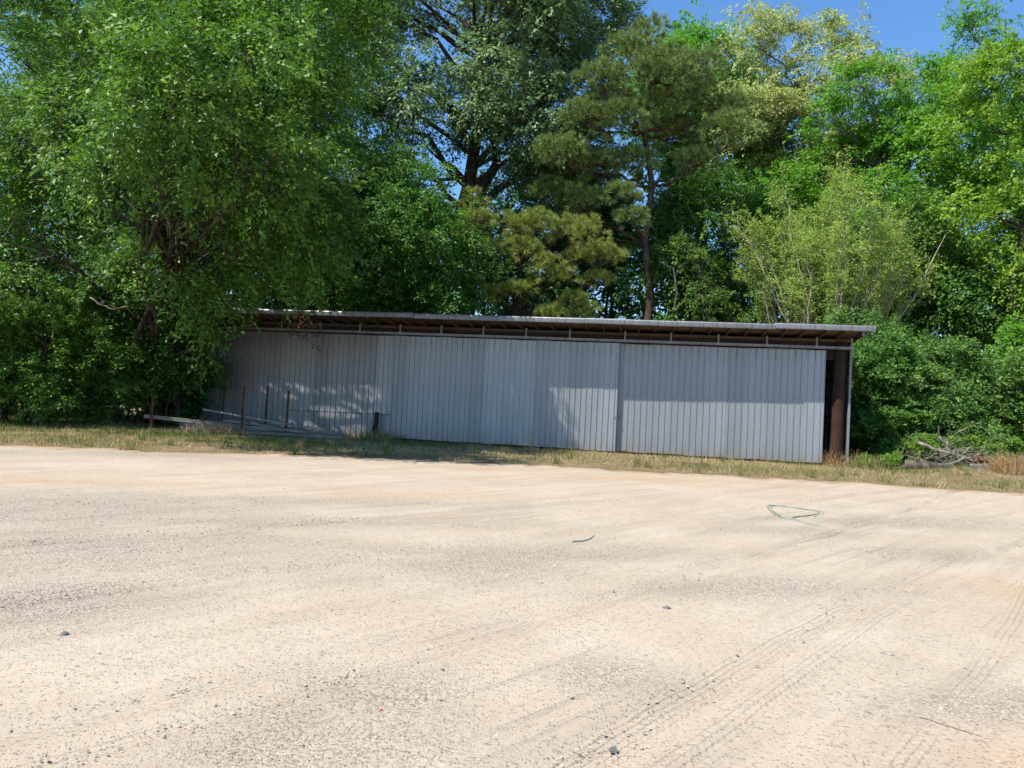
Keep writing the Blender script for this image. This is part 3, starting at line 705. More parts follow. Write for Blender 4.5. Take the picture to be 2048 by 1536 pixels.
broad_tree('poplar_tree', 'bright green tree with two rounded tops right of the cream tree', (19.6, 42), (19.4, 41.5, 13.6), (5.4, 4.0, 6.8), 24, 1.8, 560, 72000, .13, MAT['bright'], MAT['bark_grey'], 19, .30, .95, 5, .4,
           extra=[(21.6, 41, 19.6, 1.5), (22.0, 41, 20.6, .9), (18.2, 41, 19.4, 1.6), (16.6, 41, 17.5, 1.4)])
broad_tree('poplar_tree', 'tall narrow green tree rising highest at the upper right', (26.2, 43.5), (25.6, 43.2, 18.6), (2.9, 2.6, 6.6), 15, 1.35, 260, 30000, .13, MAT['bright'], MAT['bark_grey'], 20, .24, .9, 8, .4,
           extra=[(25.2, 43, 25.0, 1.0), (25.8, 43, 23.8, 1.2)])
ywt = broad_tree('yellow_tree', 'yellow-green tree with a bent grey trunk at the right edge', (21.9, 34.0), (23.6, 33.6, 13.4), (5.0, 3.6, 6.6), 24, 1.6, 480, 60000, .115, MAT['yellow'], MAT['bark_grey'], 21, .27, .9, 6.6, .4, trunk_top=(22.7, 33.8, 15))
broad_tree('elm_tree', 'middle green tree between the tall pine and the feathery shrub', (11.3, 44), (11.4, 43.4, 10.4), (4.4, 3.2, 6.0), 20, 1.6, 480, 62000, .125, MAT['lush'], MAT['bark_grey'], 22, .22, .95, 3, .4)
broad_tree('elm_tree', 'loose olive-tinged tree leaning behind the roof right of the pine', (9.4, 38.5), (9.6, 38.2, 7.0), (2.6, 2.2, 3.4), 10, 1.0, 150, 11000, .11, MAT['privet'], MAT['bark_grey'], 23, .13, .8, 4.2, .4, stems=3)
broad_tree('elm_tree', 'mid green tree filling the gap behind the feathery shrub', (17.5, 38.2), (17.3, 37.8, 8.0), (5.0, 2.8, 4.8), 18, 1.6, 420, 52000, .115, MAT['maple2'], MAT['bark_grey'], 24, .2, .95, 2.5, .4)
broad_tree('elm_tree', 'leafy green tree under the yellow-green crown at the right', (23.4, 36.8), (23.2, 36.4, 7.4), (4.6, 2.8, 5.0), 16, 1.6, 360, 44000, .115, MAT['lush'], MAT['bark_grey'], 25, .2, .95, 2.0, .4)

# pines
tp = [(6.6, 38.5, -.1), (6.45, 38.5, 4), (6.75, 38.4, 7.0), (6.3, 38.3, 10), (6.55, 38.3, 12.8), (6.0, 38.2, 15.5), (6.2, 38.2, 18), (6.0, 38.2, 20.2)]
big = []
q = rng(61)
for (px, pz, rx, rzz) in [(6.0, 20.0, 1.0, .8), (5.0, 18.8, 1.5, .9), (7.3, 18.9, 1.5, .9), (3.6, 17.4, 1.4, .8), (6.2, 17.6, 1.8, .9), (8.9, 17.4, 1.7, .9), (10.3, 16.9, 1.2, .7),
                        (2.9, 15.6, 1.4, .8), (4.8, 15.6, 1.7, .9), (7.9, 15.9, 1.6, .9), (9.9, 15.3, 1.5, .8), (1.9, 13.9, 1.5, .8), (3.8, 13.7, 1.6, .9), (5.6, 13.9, 1.3, .8),
                        (1.4, 12.4, 1.1, .7), (3.0, 11.9, 1.4, .7), (4.9, 12.0, 1.0, .6), (8.6, 13.9, 1.3, .7), (5.4, 10.8, .9, .6), (6.6, 16.6, 1.6, .9), (4.2, 16.8, 1.4, .8), (8.2, 18.2, 1.3, .8)]:
    big.append((px, 37.6 + q.normal(0, .8), pz, rx, rzz))
pine_tree('pine_tree', 'tall olive-green pine with bent trunk behind the middle of the shed', (6.6, 38.5, 0), tp, big, 105, 46, .30, MAT['pine'], 31, .26, .022)
tp = [(-.5, 37.2, -.1), (-.45, 37.1, 3), (-.1, 37.0, 6), (.1, 36.8, 8.4), (-.3, 36.8, 10.2), (-1.9, 36.7, 11.2)]
small = []
for (px, pz, rx, rzz) in [(-2.3, 10.9, .85, .7), (-2.0, 9.9, .9, .5), (-.3, 9.9, 1.0, .7), (.9, 10.0, 1.0, .7), (2.2, 9.9, 1.0, .7), (3.2, 9.4, 1.0, .8), (3.9, 8.9, .8, .5), (4.6, 8.6, .6, .4), (3.9, 7.7, .8, .4), (1.4, 7.9, 1.0, .6), (2.3, 7.6, .7, .4),
                        (.2, 8.7, 1.0, .6), (.3, 6.9, 1.0, .5), (-1.0, 6.8, .7, .4), (2.9, 6.5, .8, .5), (2.0, 5.9, 1.0, .4), (3.4, 6.1, .7, .35), (-1.3, 8.8, .7, .4), (2.9, 8.6, .7, .4), (-2.9, 9.2, .7, .4)]:
    small.append((px * .98, 35.9 + q.normal(0, .5), pz, rx, rzz))
pine_tree('pine_tree', 'small yellow-green pine in full sun just behind the shed roof', (-.5, 37.2, 0), tp, small, 95, 50, .27, MAT['pine2'], 32, .15, .021)

# feathery vase-shaped shrub with pale stems
def vase():
    r = rng(41); b = np.array([14.3, 34.2, 0.0]); root = thing('vase_shrub', 'feathery yellow-green fan-shaped tree with many pale bare stems behind the shed', 'tree', b)
    a = Acc(); C = []; O = []
    for i in range(26):
        an = r.uniform(-.40, .42) if i > 6 else np.linspace(-.36, .38, 7)[i]; dy = r.uniform(-.3, .25)
        L = r.uniform(8.5, 11.6) * (1 - .25 * abs(an)); d = unit(np.array([math.sin(an), dy, math.cos(an)]))
        p1 = b + d * L; p1[2] += .3
        P = limb(a, b + r.normal(0, .22, 3) * np.array([1, 1, 0]), p1, r.uniform(.06, .11), .014, r, n=9, wob=.012, k=5)
        for j in range(13):
            f = r.uniform(.38, .98); k = f * 8; k0 = min(7, int(k)); p = P[k0] + (P[k0 + 1] - P[k0]) * (k - k0)
            dd = unit(d + r.normal(0, .26, 3) + np.array([0, 0, .25])); Lt = r.uniform(1.0, 2.6) * (1.15 - .5 * f)
            Q = limb(a, p, p + dd * Lt, .017, .005, r, n=5, wob=.03, k=3)
            for s in (1, 2, 3, 4):
                C.append(Q[s] + r.normal(0, .1, 3)); O.append(dd)
                e = Q[s] + unit(dd + r.normal(0, .5, 3)) * .6; limb(a, Q[s], e, .007, .003, r, n=3, k=3); C.append(e); O.append(dd)
    C = np.array(C); O = np.array(O); ok = C[:, 2] > 5.2 + 4.4 * r.random(len(C)) ** 1.3; C, O = C[ok], O[ok]
    V, F, rn = sprays(r, C, O, np.full(len(C), .36), 60000, .068, .12, per=16, wide=.42, tilt=.75)
    obj('crown', mesh_np('crown', V - b, F, {'rnd': rn}), MAT['vase'], root)
    a.V = [v - b for v in a.V]; a.build('stems', MAT['bark_pale'], root, True)
vase()

# understorey, left
bush('privet_bush', 'olive sunlit bush at the far left behind the grass verge', -16.9, 25.8, 1.9, 1.5, 4.6, 20000, .075, MAT['privet'], 51)
bush('privet_bush', 'leafy bush with pale leaf tips left of the lone rusty post', -14.6, 26.6, 1.7, 1.3, 3.3, 18000, .08, MAT['maple2'], 52)
bush('privet_bush', 'low green bush at the left picture edge', -18.4, 24.6, 1.2, 1.0, 2.5, 11000, .075, MAT['weeds'], 53)
bush('privet_bush', 'shadowed bush between the lone rusty post and the shed corner', -12.7, 29.0, 1.5, 1.3, 3.2, 14000, .085, MAT['shade'], 54)
bush('privet_bush', 'small leafy sapling bush at the foot of the left thicket', -15.2, 24.9, 1.0, .7, 1.3, 6000, .07, MAT['maple2'], 55, z0=.02, clump_r=.35)
bush('privet_bush', 'dark bush closing the gap at the left end of the shed', -13.9, 33.5, 2.0, 1.5, 5.0, 14000, .10, MAT['shade'], 68)
bush('privet_bush', 'tall leafy bush hiding the foot of the maple trunk', -14.0, 27.4, 1.9, 1.2, 6.2, 24000, .085, MAT['maple2'], 69)
bush('privet_bush', 'high bush with sunlit tips left of the maple foot', -15.7, 25.5, 1.6, 1.2, 4.6, 16000, .085, MAT['maple'], 70)
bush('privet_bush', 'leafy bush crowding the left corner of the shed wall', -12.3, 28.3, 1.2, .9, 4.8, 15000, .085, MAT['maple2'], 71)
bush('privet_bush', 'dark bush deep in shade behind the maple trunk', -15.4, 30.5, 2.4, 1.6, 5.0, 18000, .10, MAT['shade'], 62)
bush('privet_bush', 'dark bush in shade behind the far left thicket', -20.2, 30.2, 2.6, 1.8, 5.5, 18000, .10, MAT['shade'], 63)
# understorey, right
bush('thicket_bush', 'tall dense green bush against the right corner of the shed', 13.3, 28.2, 1.7, 1.5, 4.6, 24000, .085, MAT['lush'], 56)
bush('thicket_bush', 'dense dark green bush behind the brush pile', 16.0, 28.2, 2.2, 1.5, 4.2, 26000, .085, MAT['maple2'], 57)
bush('thicket_bush', 'tall bright-topped bush above the brush pile', 17.2, 30.6, 2.4, 1.7, 7.2, 32000, .09, MAT['maple2'], 58)
bush('thicket_bush', 'green bush at the right picture edge behind the rusty scrap', 19.4, 28.6, 1.8, 1.4, 4.4, 20000, .085, MAT['maple'], 59)
bush('thicket_bush', 'leafy bush under the bent trunk at the right edge', 21.4, 31.4, 1.8, 1.5, 6.8, 22000, .09, MAT['bright'], 60)
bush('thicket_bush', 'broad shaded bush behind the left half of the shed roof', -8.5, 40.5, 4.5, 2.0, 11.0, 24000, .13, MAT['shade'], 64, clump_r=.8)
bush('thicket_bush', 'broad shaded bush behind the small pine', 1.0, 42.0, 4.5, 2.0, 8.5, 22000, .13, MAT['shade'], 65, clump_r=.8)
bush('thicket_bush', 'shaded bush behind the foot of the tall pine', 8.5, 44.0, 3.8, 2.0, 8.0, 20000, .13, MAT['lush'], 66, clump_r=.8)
bush('thicket_bush', 'shaded bush far behind the feathery shrub', 17.0, 44.5, 4.5, 2.0, 9.0, 20000, .13, MAT['lush'], 67, clump_r=.8)
bush('thicket_bush', 'bush with grey bare twigs showing, low right of the shed roof', 13.9, 31.5, 2.0, 1.6, 6.2, 22000, .085, MAT['maple2'], 61)

broad_tree('hickory_tree', 'dark leafy tree closing the gap between the maple and the oak', (-10.0, 45.5), (-9.8, 45, 9.0), (5.6, 2.6, 8.0), 22, 2.1, 420, 42000, .17, MAT['shade'], MAT['bark_dark'], 26, .24, 1.2, .8, .4)
def undergrowth():
    r = rng(73); C = []
    for (x0, x1, y0, y1, h, n) in ((-29, -13.2, 30, 36, 7.0, 420), (13.5, 30, 29.5, 34, 4.0, 260), (-13, 13, 39.5, 43, 10.5, 620)):
        x = r.uniform(x0, x1, n); y = r.uniform(y0, y1, n); C.append(np.stack([x, y, h * r.random(n) ** 1.2 + .1], 1))
    C = np.vstack(C); O = unit(r.normal(0, .6, C.shape) + np.array([0, -.4, .5]))
    V, F, rn = sprays(r, C, O, r.uniform(.7, 1.1, len(C)), 46000, .17, .35, per=26, wide=.5)
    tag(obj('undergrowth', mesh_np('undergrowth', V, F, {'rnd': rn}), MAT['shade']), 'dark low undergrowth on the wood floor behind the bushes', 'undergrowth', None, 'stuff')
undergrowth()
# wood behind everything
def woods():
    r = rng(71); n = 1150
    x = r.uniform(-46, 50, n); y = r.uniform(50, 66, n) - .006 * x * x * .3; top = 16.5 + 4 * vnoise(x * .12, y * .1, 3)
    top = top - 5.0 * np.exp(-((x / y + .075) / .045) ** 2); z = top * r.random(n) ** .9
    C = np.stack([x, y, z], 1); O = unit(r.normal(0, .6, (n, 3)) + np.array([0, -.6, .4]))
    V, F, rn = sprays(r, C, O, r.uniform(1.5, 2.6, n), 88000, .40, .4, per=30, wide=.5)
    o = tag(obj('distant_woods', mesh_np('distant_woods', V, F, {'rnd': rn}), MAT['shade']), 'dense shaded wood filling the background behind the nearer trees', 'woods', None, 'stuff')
    a = Acc()
    for i in range(70):
        xx = r.uniform(-44, 48); yy = r.uniform(49, 62); limb(a, (xx, yy, -.1), (xx + r.normal(0, .8), yy, r.uniform(10, 17)), r.uniform(.1, .28), .05, r, n=6, wob=.012, k=6)
    a.build('trunks', MAT['bark_dark'], o, True)['kind'] = 'stuff'
woods()
# slender understorey trunks behind the roof
SL = [(-8.6, 38.5, 8.5, .09, .6), (-2.3, 39.5, 9.5, .11, .3), (8.2, 40.2, 11, .15, 1.2), (8.9, 39.6, 9.5, .08, 2.2), (7.4, 39.0, 8.5, .07, -.5), (11.6, 37.5, 8, .07, 1.6), (20.4, 38, 12, .14, .5)]
LBL = ['slender dark sapling trunk behind the left of the roof', 'thin dark trunk just left of the small pine', 'leaning dark trunk right beside the tall pine', 'thin trunk leaning right beside the tall pine',
       'crooked thin trunk close in front of the tall pine', 'thin trunk leaning right, left of the feathery shrub', 'straight dark trunk behind the leafy trees at the right']
for i, ((x, y, h, rd, ln), lb) in enumerate(zip(SL, LBL)):
    r = rng(900 + i); root = thing('sapling', lb, 'tree', (x, y, 0), 0, 'slender saplings in the wood')
    a = Acc(); P = limb(a, (0, 0, -.1), (ln, 0, h), rd, rd * .35, r, n=9, wob=.02, k=7); C = []
    bA = Acc()
    for j in range(12):
        p = P[r.integers(3, 9)]; e = p + np.array([r.normal(0, 1.0), r.normal(0, .6), r.uniform(.2, 1.2)]); limb(bA, p, e, rd * .3, .008, r, n=5, wob=.06, k=4); C.append(e)
    a.build('trunk', MAT['bark_dark'], root, True); bA.build('branches', MAT['bark_dark'], root, True)['kind'] = 'stuff'
    C = np.array(C); V, F, rn = sprays(r, C, unit(r.normal(0, 1, C.shape)), np.full(len(C), .7), 2600, .11, .4); obj('crown', mesh_np('crown', V, F, {'rnd': rn}), MAT['lush'], root)
# bleached dead limbs in the pine shade
def dead_limb(label, pts, rad, seed, name='dead_branch', twigs=5, mat='deadwood', loc=None):
    r = rng(seed); P = np.array(pts, float); b = P[0].copy(); root = thing(name, label, 'branch', b)
    t = np.linspace(0, len(P) - 1, 10); Q = np.stack([np.interp(t, range(len(P)), P[:, i]) for i in range(3)], 1); Q[1:-1] += r.normal(0, rad * .6, (8, 3))
    a = Acc().tube(Q - b, np.linspace(rad, rad * .45, 10) * r.uniform(.85, 1.15, 10), 8); a.build('limb', MAT[mat], root, True)
    if twigs:
        c = Acc()
        for i in range(twigs):
            p = Q[r.integers(3, 10)] - b; d = unit(Q[-1] - Q[0] + r.normal(0, .5, 3) * np.linalg.norm(Q[-1] - Q[0])); limb(c, p, p + d * r.uniform(.25, .8) * np.linalg.norm(Q[-1] - Q[0]) * .5, rad * .4, rad * .12, r, n=5, wob=.05, k=5)
        c.build('twigs', MAT[mat], root, True)
    return root
dead_limb('pale bare curved dead limb hanging beside the tall pine trunk', [(7.0, 38.0, 9.0), (7.7, 37.8, 8.6), (7.9, 37.7, 7.4), (7.8, 37.6, 6.6)], .06, 1, twigs=2)
dead_limb('short bleached broken branch sticking out just above the roof', [(6.6, 37.2, 5.6), (7.2, 37.1, 5.75), (7.9, 37.0, 5.8)], .06, 2, twigs=3)
dead_limb('pale curved bare branch showing in the left maple foliage', [(-11.95, 21.5, 3.97), (-11.66, 21.5, 3.8), (-11.3, 21.5, 3.68), (-10.9, 21.5, 3.78)], .02, 3, twigs=7)

# ------------------------------------------------------------------ lumber rack and bits on the left
def post(label, x, y, h, lean=0.0, wd=.03, cap=False, mat='rust'):
    root = thing('steel_post', label, 'post', (x, y, float(ground_h(x, y)) - .02), 0, 'rusty steel posts of the lumber rack')
    root.rotation_euler = (0, lean, 0)
    a = Acc().box(-wd, wd, -.006, .006, 0, h).box(-.006, .006, .0065, .06, 0, h).box(-wd, -wd + .008, -.03, -.0065, 0, h).box(wd - .008, wd, -.03, -.0065, 0, h)
    a.build('shaft', MAT[mat], root)
    if cap: Acc().box(-wd * 1.6, wd * 1.6, -.06, .06, h + .002, h + .018).build('cap', MAT[mat], root)
    else: Acc().tube([(0, .02, h * .9), (0, -.05, h * .9)], .012, 6).tube([(0, .02, h * .35), (0, -.05, h * .35)], .012, 6).build('bolt', MAT[mat], root)
post('lone rusty steel post left of the lumber, sunlit red-brown', -12.13, 26.0, 1.17, .02, .042)
post('rusty capped post at the front left of the lumber rack', -9.48, 27.2, 1.70, .015, .032, True)
post('rusty capped post at the front right of the lumber rack', -7.97, 27.4, 1.62, .02, .032, True)
post('dark post close to the wall, between the two capped front posts', -9.05, 28.45, 1.76, .01, .03, True)
post('dark post close to the wall at the rear left of the lumber', -10.80, 28.85, 1.78, .01, .03, True)

def plank(label, p0, p1, wd, th, roll=0.0, mat='greywood', seed=0, name='weathered_plank', group='weathered boards in the lumber rack'):
    p0 = Vector(p0); p1 = Vector(p1); d = p1 - p0; L = d.length; r = rng(seed + 1000)
    n = 9; a = Acc(); xs = np.linspace(0, L, n); sag = -.012 * L * .15 * np.sin(xs / L * math.pi)
    V = []
    for i, x in enumerate(xs):
        ww = wd * (1 + .04 * r.normal()) ; e = (.03 * r.normal() if i in (0, n - 1) else 0)
        for yy, zz in ((-ww / 2, 0), (ww / 2, 0), (ww / 2, th), (-ww / 2, th)): V.append((x + e * (1 if yy > 0 else -1), yy, zz + sag[i] + r.normal() * .0015))
    F = [(i * 4 + j, i * 4 + (j + 1) % 4, i * 4 + 4 + (j + 1) % 4, i * 4 + 4 + j) for i in range(n - 1) for j in range(4)] + [(3, 2, 1, 0), (n * 4 - 4, n * 4 - 3, n * 4 - 2, n * 4 - 1)]
    o = obj(name, mesh_np(name, np.array(V), np.array(F)), MAT[mat]); tag(o, label, 'plank', group)
    o.location = p0; o.rotation_euler = (d.to_track_quat('X', 'Z') @ Matrix.Rotation(roll, 4, 'X').to_quaternion()).to_euler(); return o
PL = [('long thick grey board lying lowest at the front of the rack', (-11.6, 27.15, .12), (-5.8, 26.75, .06), .24, .09, 0.05),
      ('pale-ended beam sticking out at the left of the lumber', (-11.75, 27.45, .24), (-7.6, 27.5, .16), .20, .13, 0),
      ('wide grey board in the middle of the lumber stack', (-10.4, 27.7, .31), (-6.1, 27.25, .11), .25, .06, -.1),
      ('board crossing the stack towards the right end', (-9.9, 27.9, .37), (-5.9, 27.0, .17), .16, .05, .15),
      ('upper board sloping down across the posts', (-10.3, 27.55, .44), (-6.9, 27.75, .22), .15, .05, .2),
      ('board at the back of the stack against the wall', (-10.9, 28.35, .24), (-6.4, 27.85, .16), .22, .07, 0),
      ('narrow dark strip on top of the stack near the wall', (-8.7, 28.0, .40), (-6.5, 27.75, .30), .10, .05, 0)]
for i, (lb, a0, b0_, wd, th, rl) in enumerate(PL): plank(lb, a0, b0_, wd, th, rl, seed=i)
plank('grey rail nailed to the lone rusty post', (-12.45, 26.12, .48), (-9.8, 26.75, .30), .045, .12, 0, seed=20)
plank('thin pole leaning from the left down over the lumber', (-10.9, 27.35, .80), (-5.9, 27.2, .20), .06, .06, 0, seed=21)
for i, (x, lb) in enumerate(((-10.9, 'left sleeper block under the lumber'), (-8.6, 'middle sleeper block under the lumber'), (-6.6, 'right sleeper block under the lumber'))):
    plank(lb, (x, 26.75, -.04), (x + .1, 28.1, -.04), .14, .11, 0, 'beam', 30 + i, 'timber_block', 'sleeper blocks under the lumber')
# dark stump of a post against the wall
def stub():
    root = thing('broken_post', 'short dark leaning post standing against the metal wall', 'post', (-4.93, 28.05, -.03)); root.rotation_euler = (0, .05, 0)
    a = Acc(); zs = np.linspace(0, 1.05, 8); r = rng(2)
    a.tube([(r.normal(0, .01), r.normal(0, .01), z) for z in zs], [.13, .10, .09, .095, .085, .09, .085, .075], 9); a.build('shaft', MAT['darkwood'], root, False)
    b = Acc(); b.tube([(-.2, -.03, .0), (-.1, 0, .12), (-.04, 0, .3)], [.05, .05, .03], 6).build('root_flare', MAT['darkwood'], root)
stub()

# ------------------------------------------------------------------ brush pile on the right
gz = lambda x, y: float(ground_h(x, y))
def log(label, p0, p1, rad, seed, mat='deadwood', name='fallen_log'):
    r = rng(seed); p0 = np.array(p0, float); p1 = np.array(p1, float); root = thing(name, label, 'log', p0); n = 9
    P = np.linspace(p0, p1, n) - p0; P[1:-1] += r.normal(0, rad * .1, (n - 2, 3)); a = Acc(); a.tube(P, rad * r.uniform(.85, 1.12, n), 12, cap=False); a.build('bark', MAT[mat], root, True)
    b = Acc(); T = unit(p1 - p0); b.tube([P[0] + T * .004, P[0] + T * .02], [rad * .93] * 2, 12).tube([P[-1] - T * .02, P[-1] - T * .004], [rad * .93] * 2, 12); b.build('cut_end', MAT['greywood'], root)
    c = Acc(); limb(c, P[4], P[4] + np.array([-.25, -.1, .35]), rad * .3, rad * .12, r, n=4, k=6); c.build('branch_stub', MAT[mat], root, True)
log('thick grey fallen log at the left of the brush pile', (12.85, 24.9, .22), (14.2, 24.55, .15), .18, 5, 'bark_grey')
dead_limb('bleached forked limb sticking up from the brush pile', [(14.55, 24.9, .40), (14.3, 25.0, .8), (14.02, 25.05, 1.2)], .085, 6, 'dead_branch', 3)
dead_limb('long bleached limb lying across the brush pile', [(13.35, 25.1, .95), (14.1, 24.95, .72), (14.9, 24.8, .50), (15.3, 24.7, .36)], .065, 7, 'dead_branch', 6)
dead_limb('pale limb lying behind the forked limb', [(14.2, 25.2, .55), (14.9, 25.3, .78), (15.6, 25.5, .86)], .05, 8, 'dead_branch', 5)
dead_limb('grey limb low in front of the brush pile', [(14.0, 24.6, .30), (14.7, 24.75, .52), (15.5, 25.1, .66)], .055, 9, 'dead_branch', 5)
dead_limb('thin twiggy branch on the left of the brush pile', [(13.2, 24.9, .3), (13.6, 24.7, .55), (13.7, 24.6, .8)], .025, 10, 'dead_branch', 6)
def brushtwigs():
    r = rng(88); a = Acc()
    for i in range(150):
        p = np.array([r.normal(14.5, .75), r.normal(25.0, .3), r.uniform(.25, .8)]); d = unit(r.normal(0, 1, 3) * np.array([1, .6, .45])); limb(a, p, p + d * r.uniform(.3, 1.0), .012, .004, r, n=4, wob=.06, k=3)
    tag(a.build('brush_twigs', MAT['deadwood'], None, True), 'tangle of thin dead twigs heaped among the pale limbs', 'twigs', None, 'stuff')
brushtwigs()
def ring(label, x, y, z, rad, tw, tilt, seed, name='rusty_drum_ring'):
    root = thing(name, label, 'scrap metal', (x, y, z)); root.rotation_euler = tilt
    a = Acc(); n = 28; V = []
    for i in range(n):
        t = i / n * 2 * math.pi
        for rr, zz in ((rad, -tw), (rad + .012, -tw), (rad + .012, tw), (rad, tw)): V.append((rr * math.cos(t), zz, rr * math.sin(t)))
    F = [(i * 4 + j, i * 4 + (j + 1) % 4, ((i + 1) % n) * 4 + (j + 1) % 4, ((i + 1) % n) * 4 + j) for i in range(n) for j in range(4)]
    a.add(V, F); a.build('band', MAT['rust'], root, False)
    b = Acc(); b.tube([((rad + .014) * math.cos(t), 0, (rad + .014) * math.sin(t)) for t in np.linspace(0, 2 * math.pi, 29)], .012, 6, cap=False).tube([(rad * math.cos(t), -tw, rad * math.sin(t)) for t in np.linspace(0, 2 * math.pi, 29)], .014, 6, cap=False); b.build('rim', MAT['rust'], root, True)
ring('rusty curved steel band half buried beside the brush pile', 15.2, 24.75, .26, .33, .16, (R(20), 0, R(-25)), 1)
ring('dark rusty hoop of scrap at the right picture edge', 16.95, 25.3, .42, .30, .14, (R(10), 0, R(40)), 2)
tb = plank('sawn timber block beside the rusty band', (14.62, 24.35, .20), (15.45, 24.5, .26), .20, .16, 0, 'greywood', 51, 'timber_block', 'offcut timbers by the brush pile')
# bramble arching over the pile
def bramble():
    r = rng(14); b = np.array([14.3, 25.6, .3]); root = thing('bramble', 'arching thorny bramble with small leaves over the brush pile', 'bramble', b); a = Acc(); C = []; O = []
    for (p0, p1, hgt) in [((14.3, 25.7, .5), (16.7, 25.6, .6), 1.0), ((13.9, 25.5, .5), (12.9, 25.3, .45), .75), ((14.5, 25.7, .5), (15.5, 25.4, .6), .55), ((15.0, 25.9, .4), (17.2, 25.6, .7), .7), ((13.6, 25.6, .4), (14.6, 25.3, .7), .5)]:
        t = np.linspace(0, 1, 14)[:, None]; P = np.array(p0) + (np.array(p1) - np.array(p0)) * t; P[:, 2] += hgt * np.sin(t[:, 0] * math.pi) ** .8; P += r.normal(0, .02, P.shape)
        a.tube(P - b, np.linspace(.012, .005, 14), 4)
        for p in P[2:]: C.append(p); O.append(unit(r.normal(0, 1, 3) + np.array([0, -.3, .6])))
    C = np.array(C); O = np.array(O); V, F, rn = sprays(r, C, O, np.full(len(C), .13), 1500, .05, .2, per=8)
    a.build('canes', MAT['bark_pale'], root, True); obj('leaves', mesh_np('leaves', V - b, F, {'rnd': rn}), MAT['privet'], root)
bramble()
def clump(name, label, cat, x, y, n, h, spread, mat, seed, lean=.45, z=None, wd=.012, curl=.3):
    r = rng(seed); root_z = gz(x, y) if z is None else z
    P = np.stack([r.normal(0, spread * .35, n), r.normal(0, spread * .3, n), np.zeros(n)], 1); d = unit(np.stack([r.normal(0, lean, n) + P[:, 0], r.normal(0, lean, n), np.ones(n)], 1))
    L = h * r.uniform(.45, 1.1, n); s = unit(np.cross(d, np.stack([r.normal(0, .3, n), np.ones(n), r.normal(0, .2, n)], 1))) * wd
    m1 = P + d * (L * .55)[:, None]; t1 = P + d * L[:, None]; t1[:, 2] -= curl * L * r.random(n); t1[:, 0] += curl * L * r.normal(0, .6, n)
    V = np.stack([P - s * .5, P + s * .5, m1 + s * .4, m1 - s * .4, t1], 1).reshape(-1, 3); i = np.arange(n)[:, None] * 5
    F = np.concatenate([i + np.array([0, 1, 2, 3]), i + np.array([3, 2, 4, 4])], 0)
    F4 = i + np.array([0, 1, 2, 3]); F3 = i + np.array([3, 2, 4])
    # triangles as a second face list joined through from_pydata-free path: use thin quads with tip pair
    V = np.stack([P - s * .5, P + s * .5, m1 + s * .4, m1 - s * .4, t1 + s * .08, t1 - s * .08], 1).reshape(-1, 3); i = np.arange(n)[:, None] * 6
    F = np.concatenate([i + np.array([0, 1, 2, 3]), i + np.array([3, 2, 4, 5])], 0); rn = np.clip(r.normal(.5, .22, n), 0, 1)
    o = obj(name, mesh_np(name, V, F, {'rnd': np.concatenate([rn, rn])}), mat, None, (x, y, root_z - .01)); return tag(o, label, cat)
clump('dry_grass_clump', 'tall orange-tan dry grass clump at the right edge of the verge', 'grass clump', 15.65, 24.1, 460, .8, .7, MAT['drygrass'], 1, .28, wd=.013)
clump('dry_weed_clump', 'heap of pale dead weeds bent over the left end of the lumber', 'weeds', -10.15, 26.35, 620, .75, 1.1, MAT['straw'], 2, .9, wd=.010, curl=.75)
clump('dry_weed_clump', 'small tangle of dry stems at the foot of the lone rusty post', 'weeds', -11.6, 25.75, 220, .35, .9, MAT['straw'], 3, 1.0, wd=.010, curl=.7)
clump('weed_clump', 'green weeds growing round the short dark post', 'weeds', -4.75, 27.75, 260, .55, .9, MAT['grass'], 4, .35, wd=.014)
clump('weed_clump', 'dry stalks at the open right doorway', 'weeds', 10.75, 25.05, 90, .75, .6, MAT['drygrass'], 5, .4, wd=.010)
clump('weed_clump', 'tall weeds against the right corner of the shed', 'weeds', 11.7, 25.0, 260, .7, .9, MAT['grass'], 6, .4, wd=.013)
bush('ivy_patch', 'bright yellow-green creeping patch left in the brush pile', 13.7, 25.9, .9, .6, .8, 6500, .06, MAT['weeds'], 81, z0=0, cat='ground cover', clump_r=.25)
bush('ivy_patch', 'bright green creeping patch behind the rusty band', 16.0, 26.0, 1.3, .7, .85, 9500, .06, MAT['weeds'], 82, z0=0, cat='ground cover', clump_r=.25)
bush('weed_bush', 'low leafy weeds in the verge right of the corner pole', 12.1, 25.15, .7, .4, .42, 2600, .055, MAT['weeds'], 83, z0=0, cat='weeds', clump_r=.2)

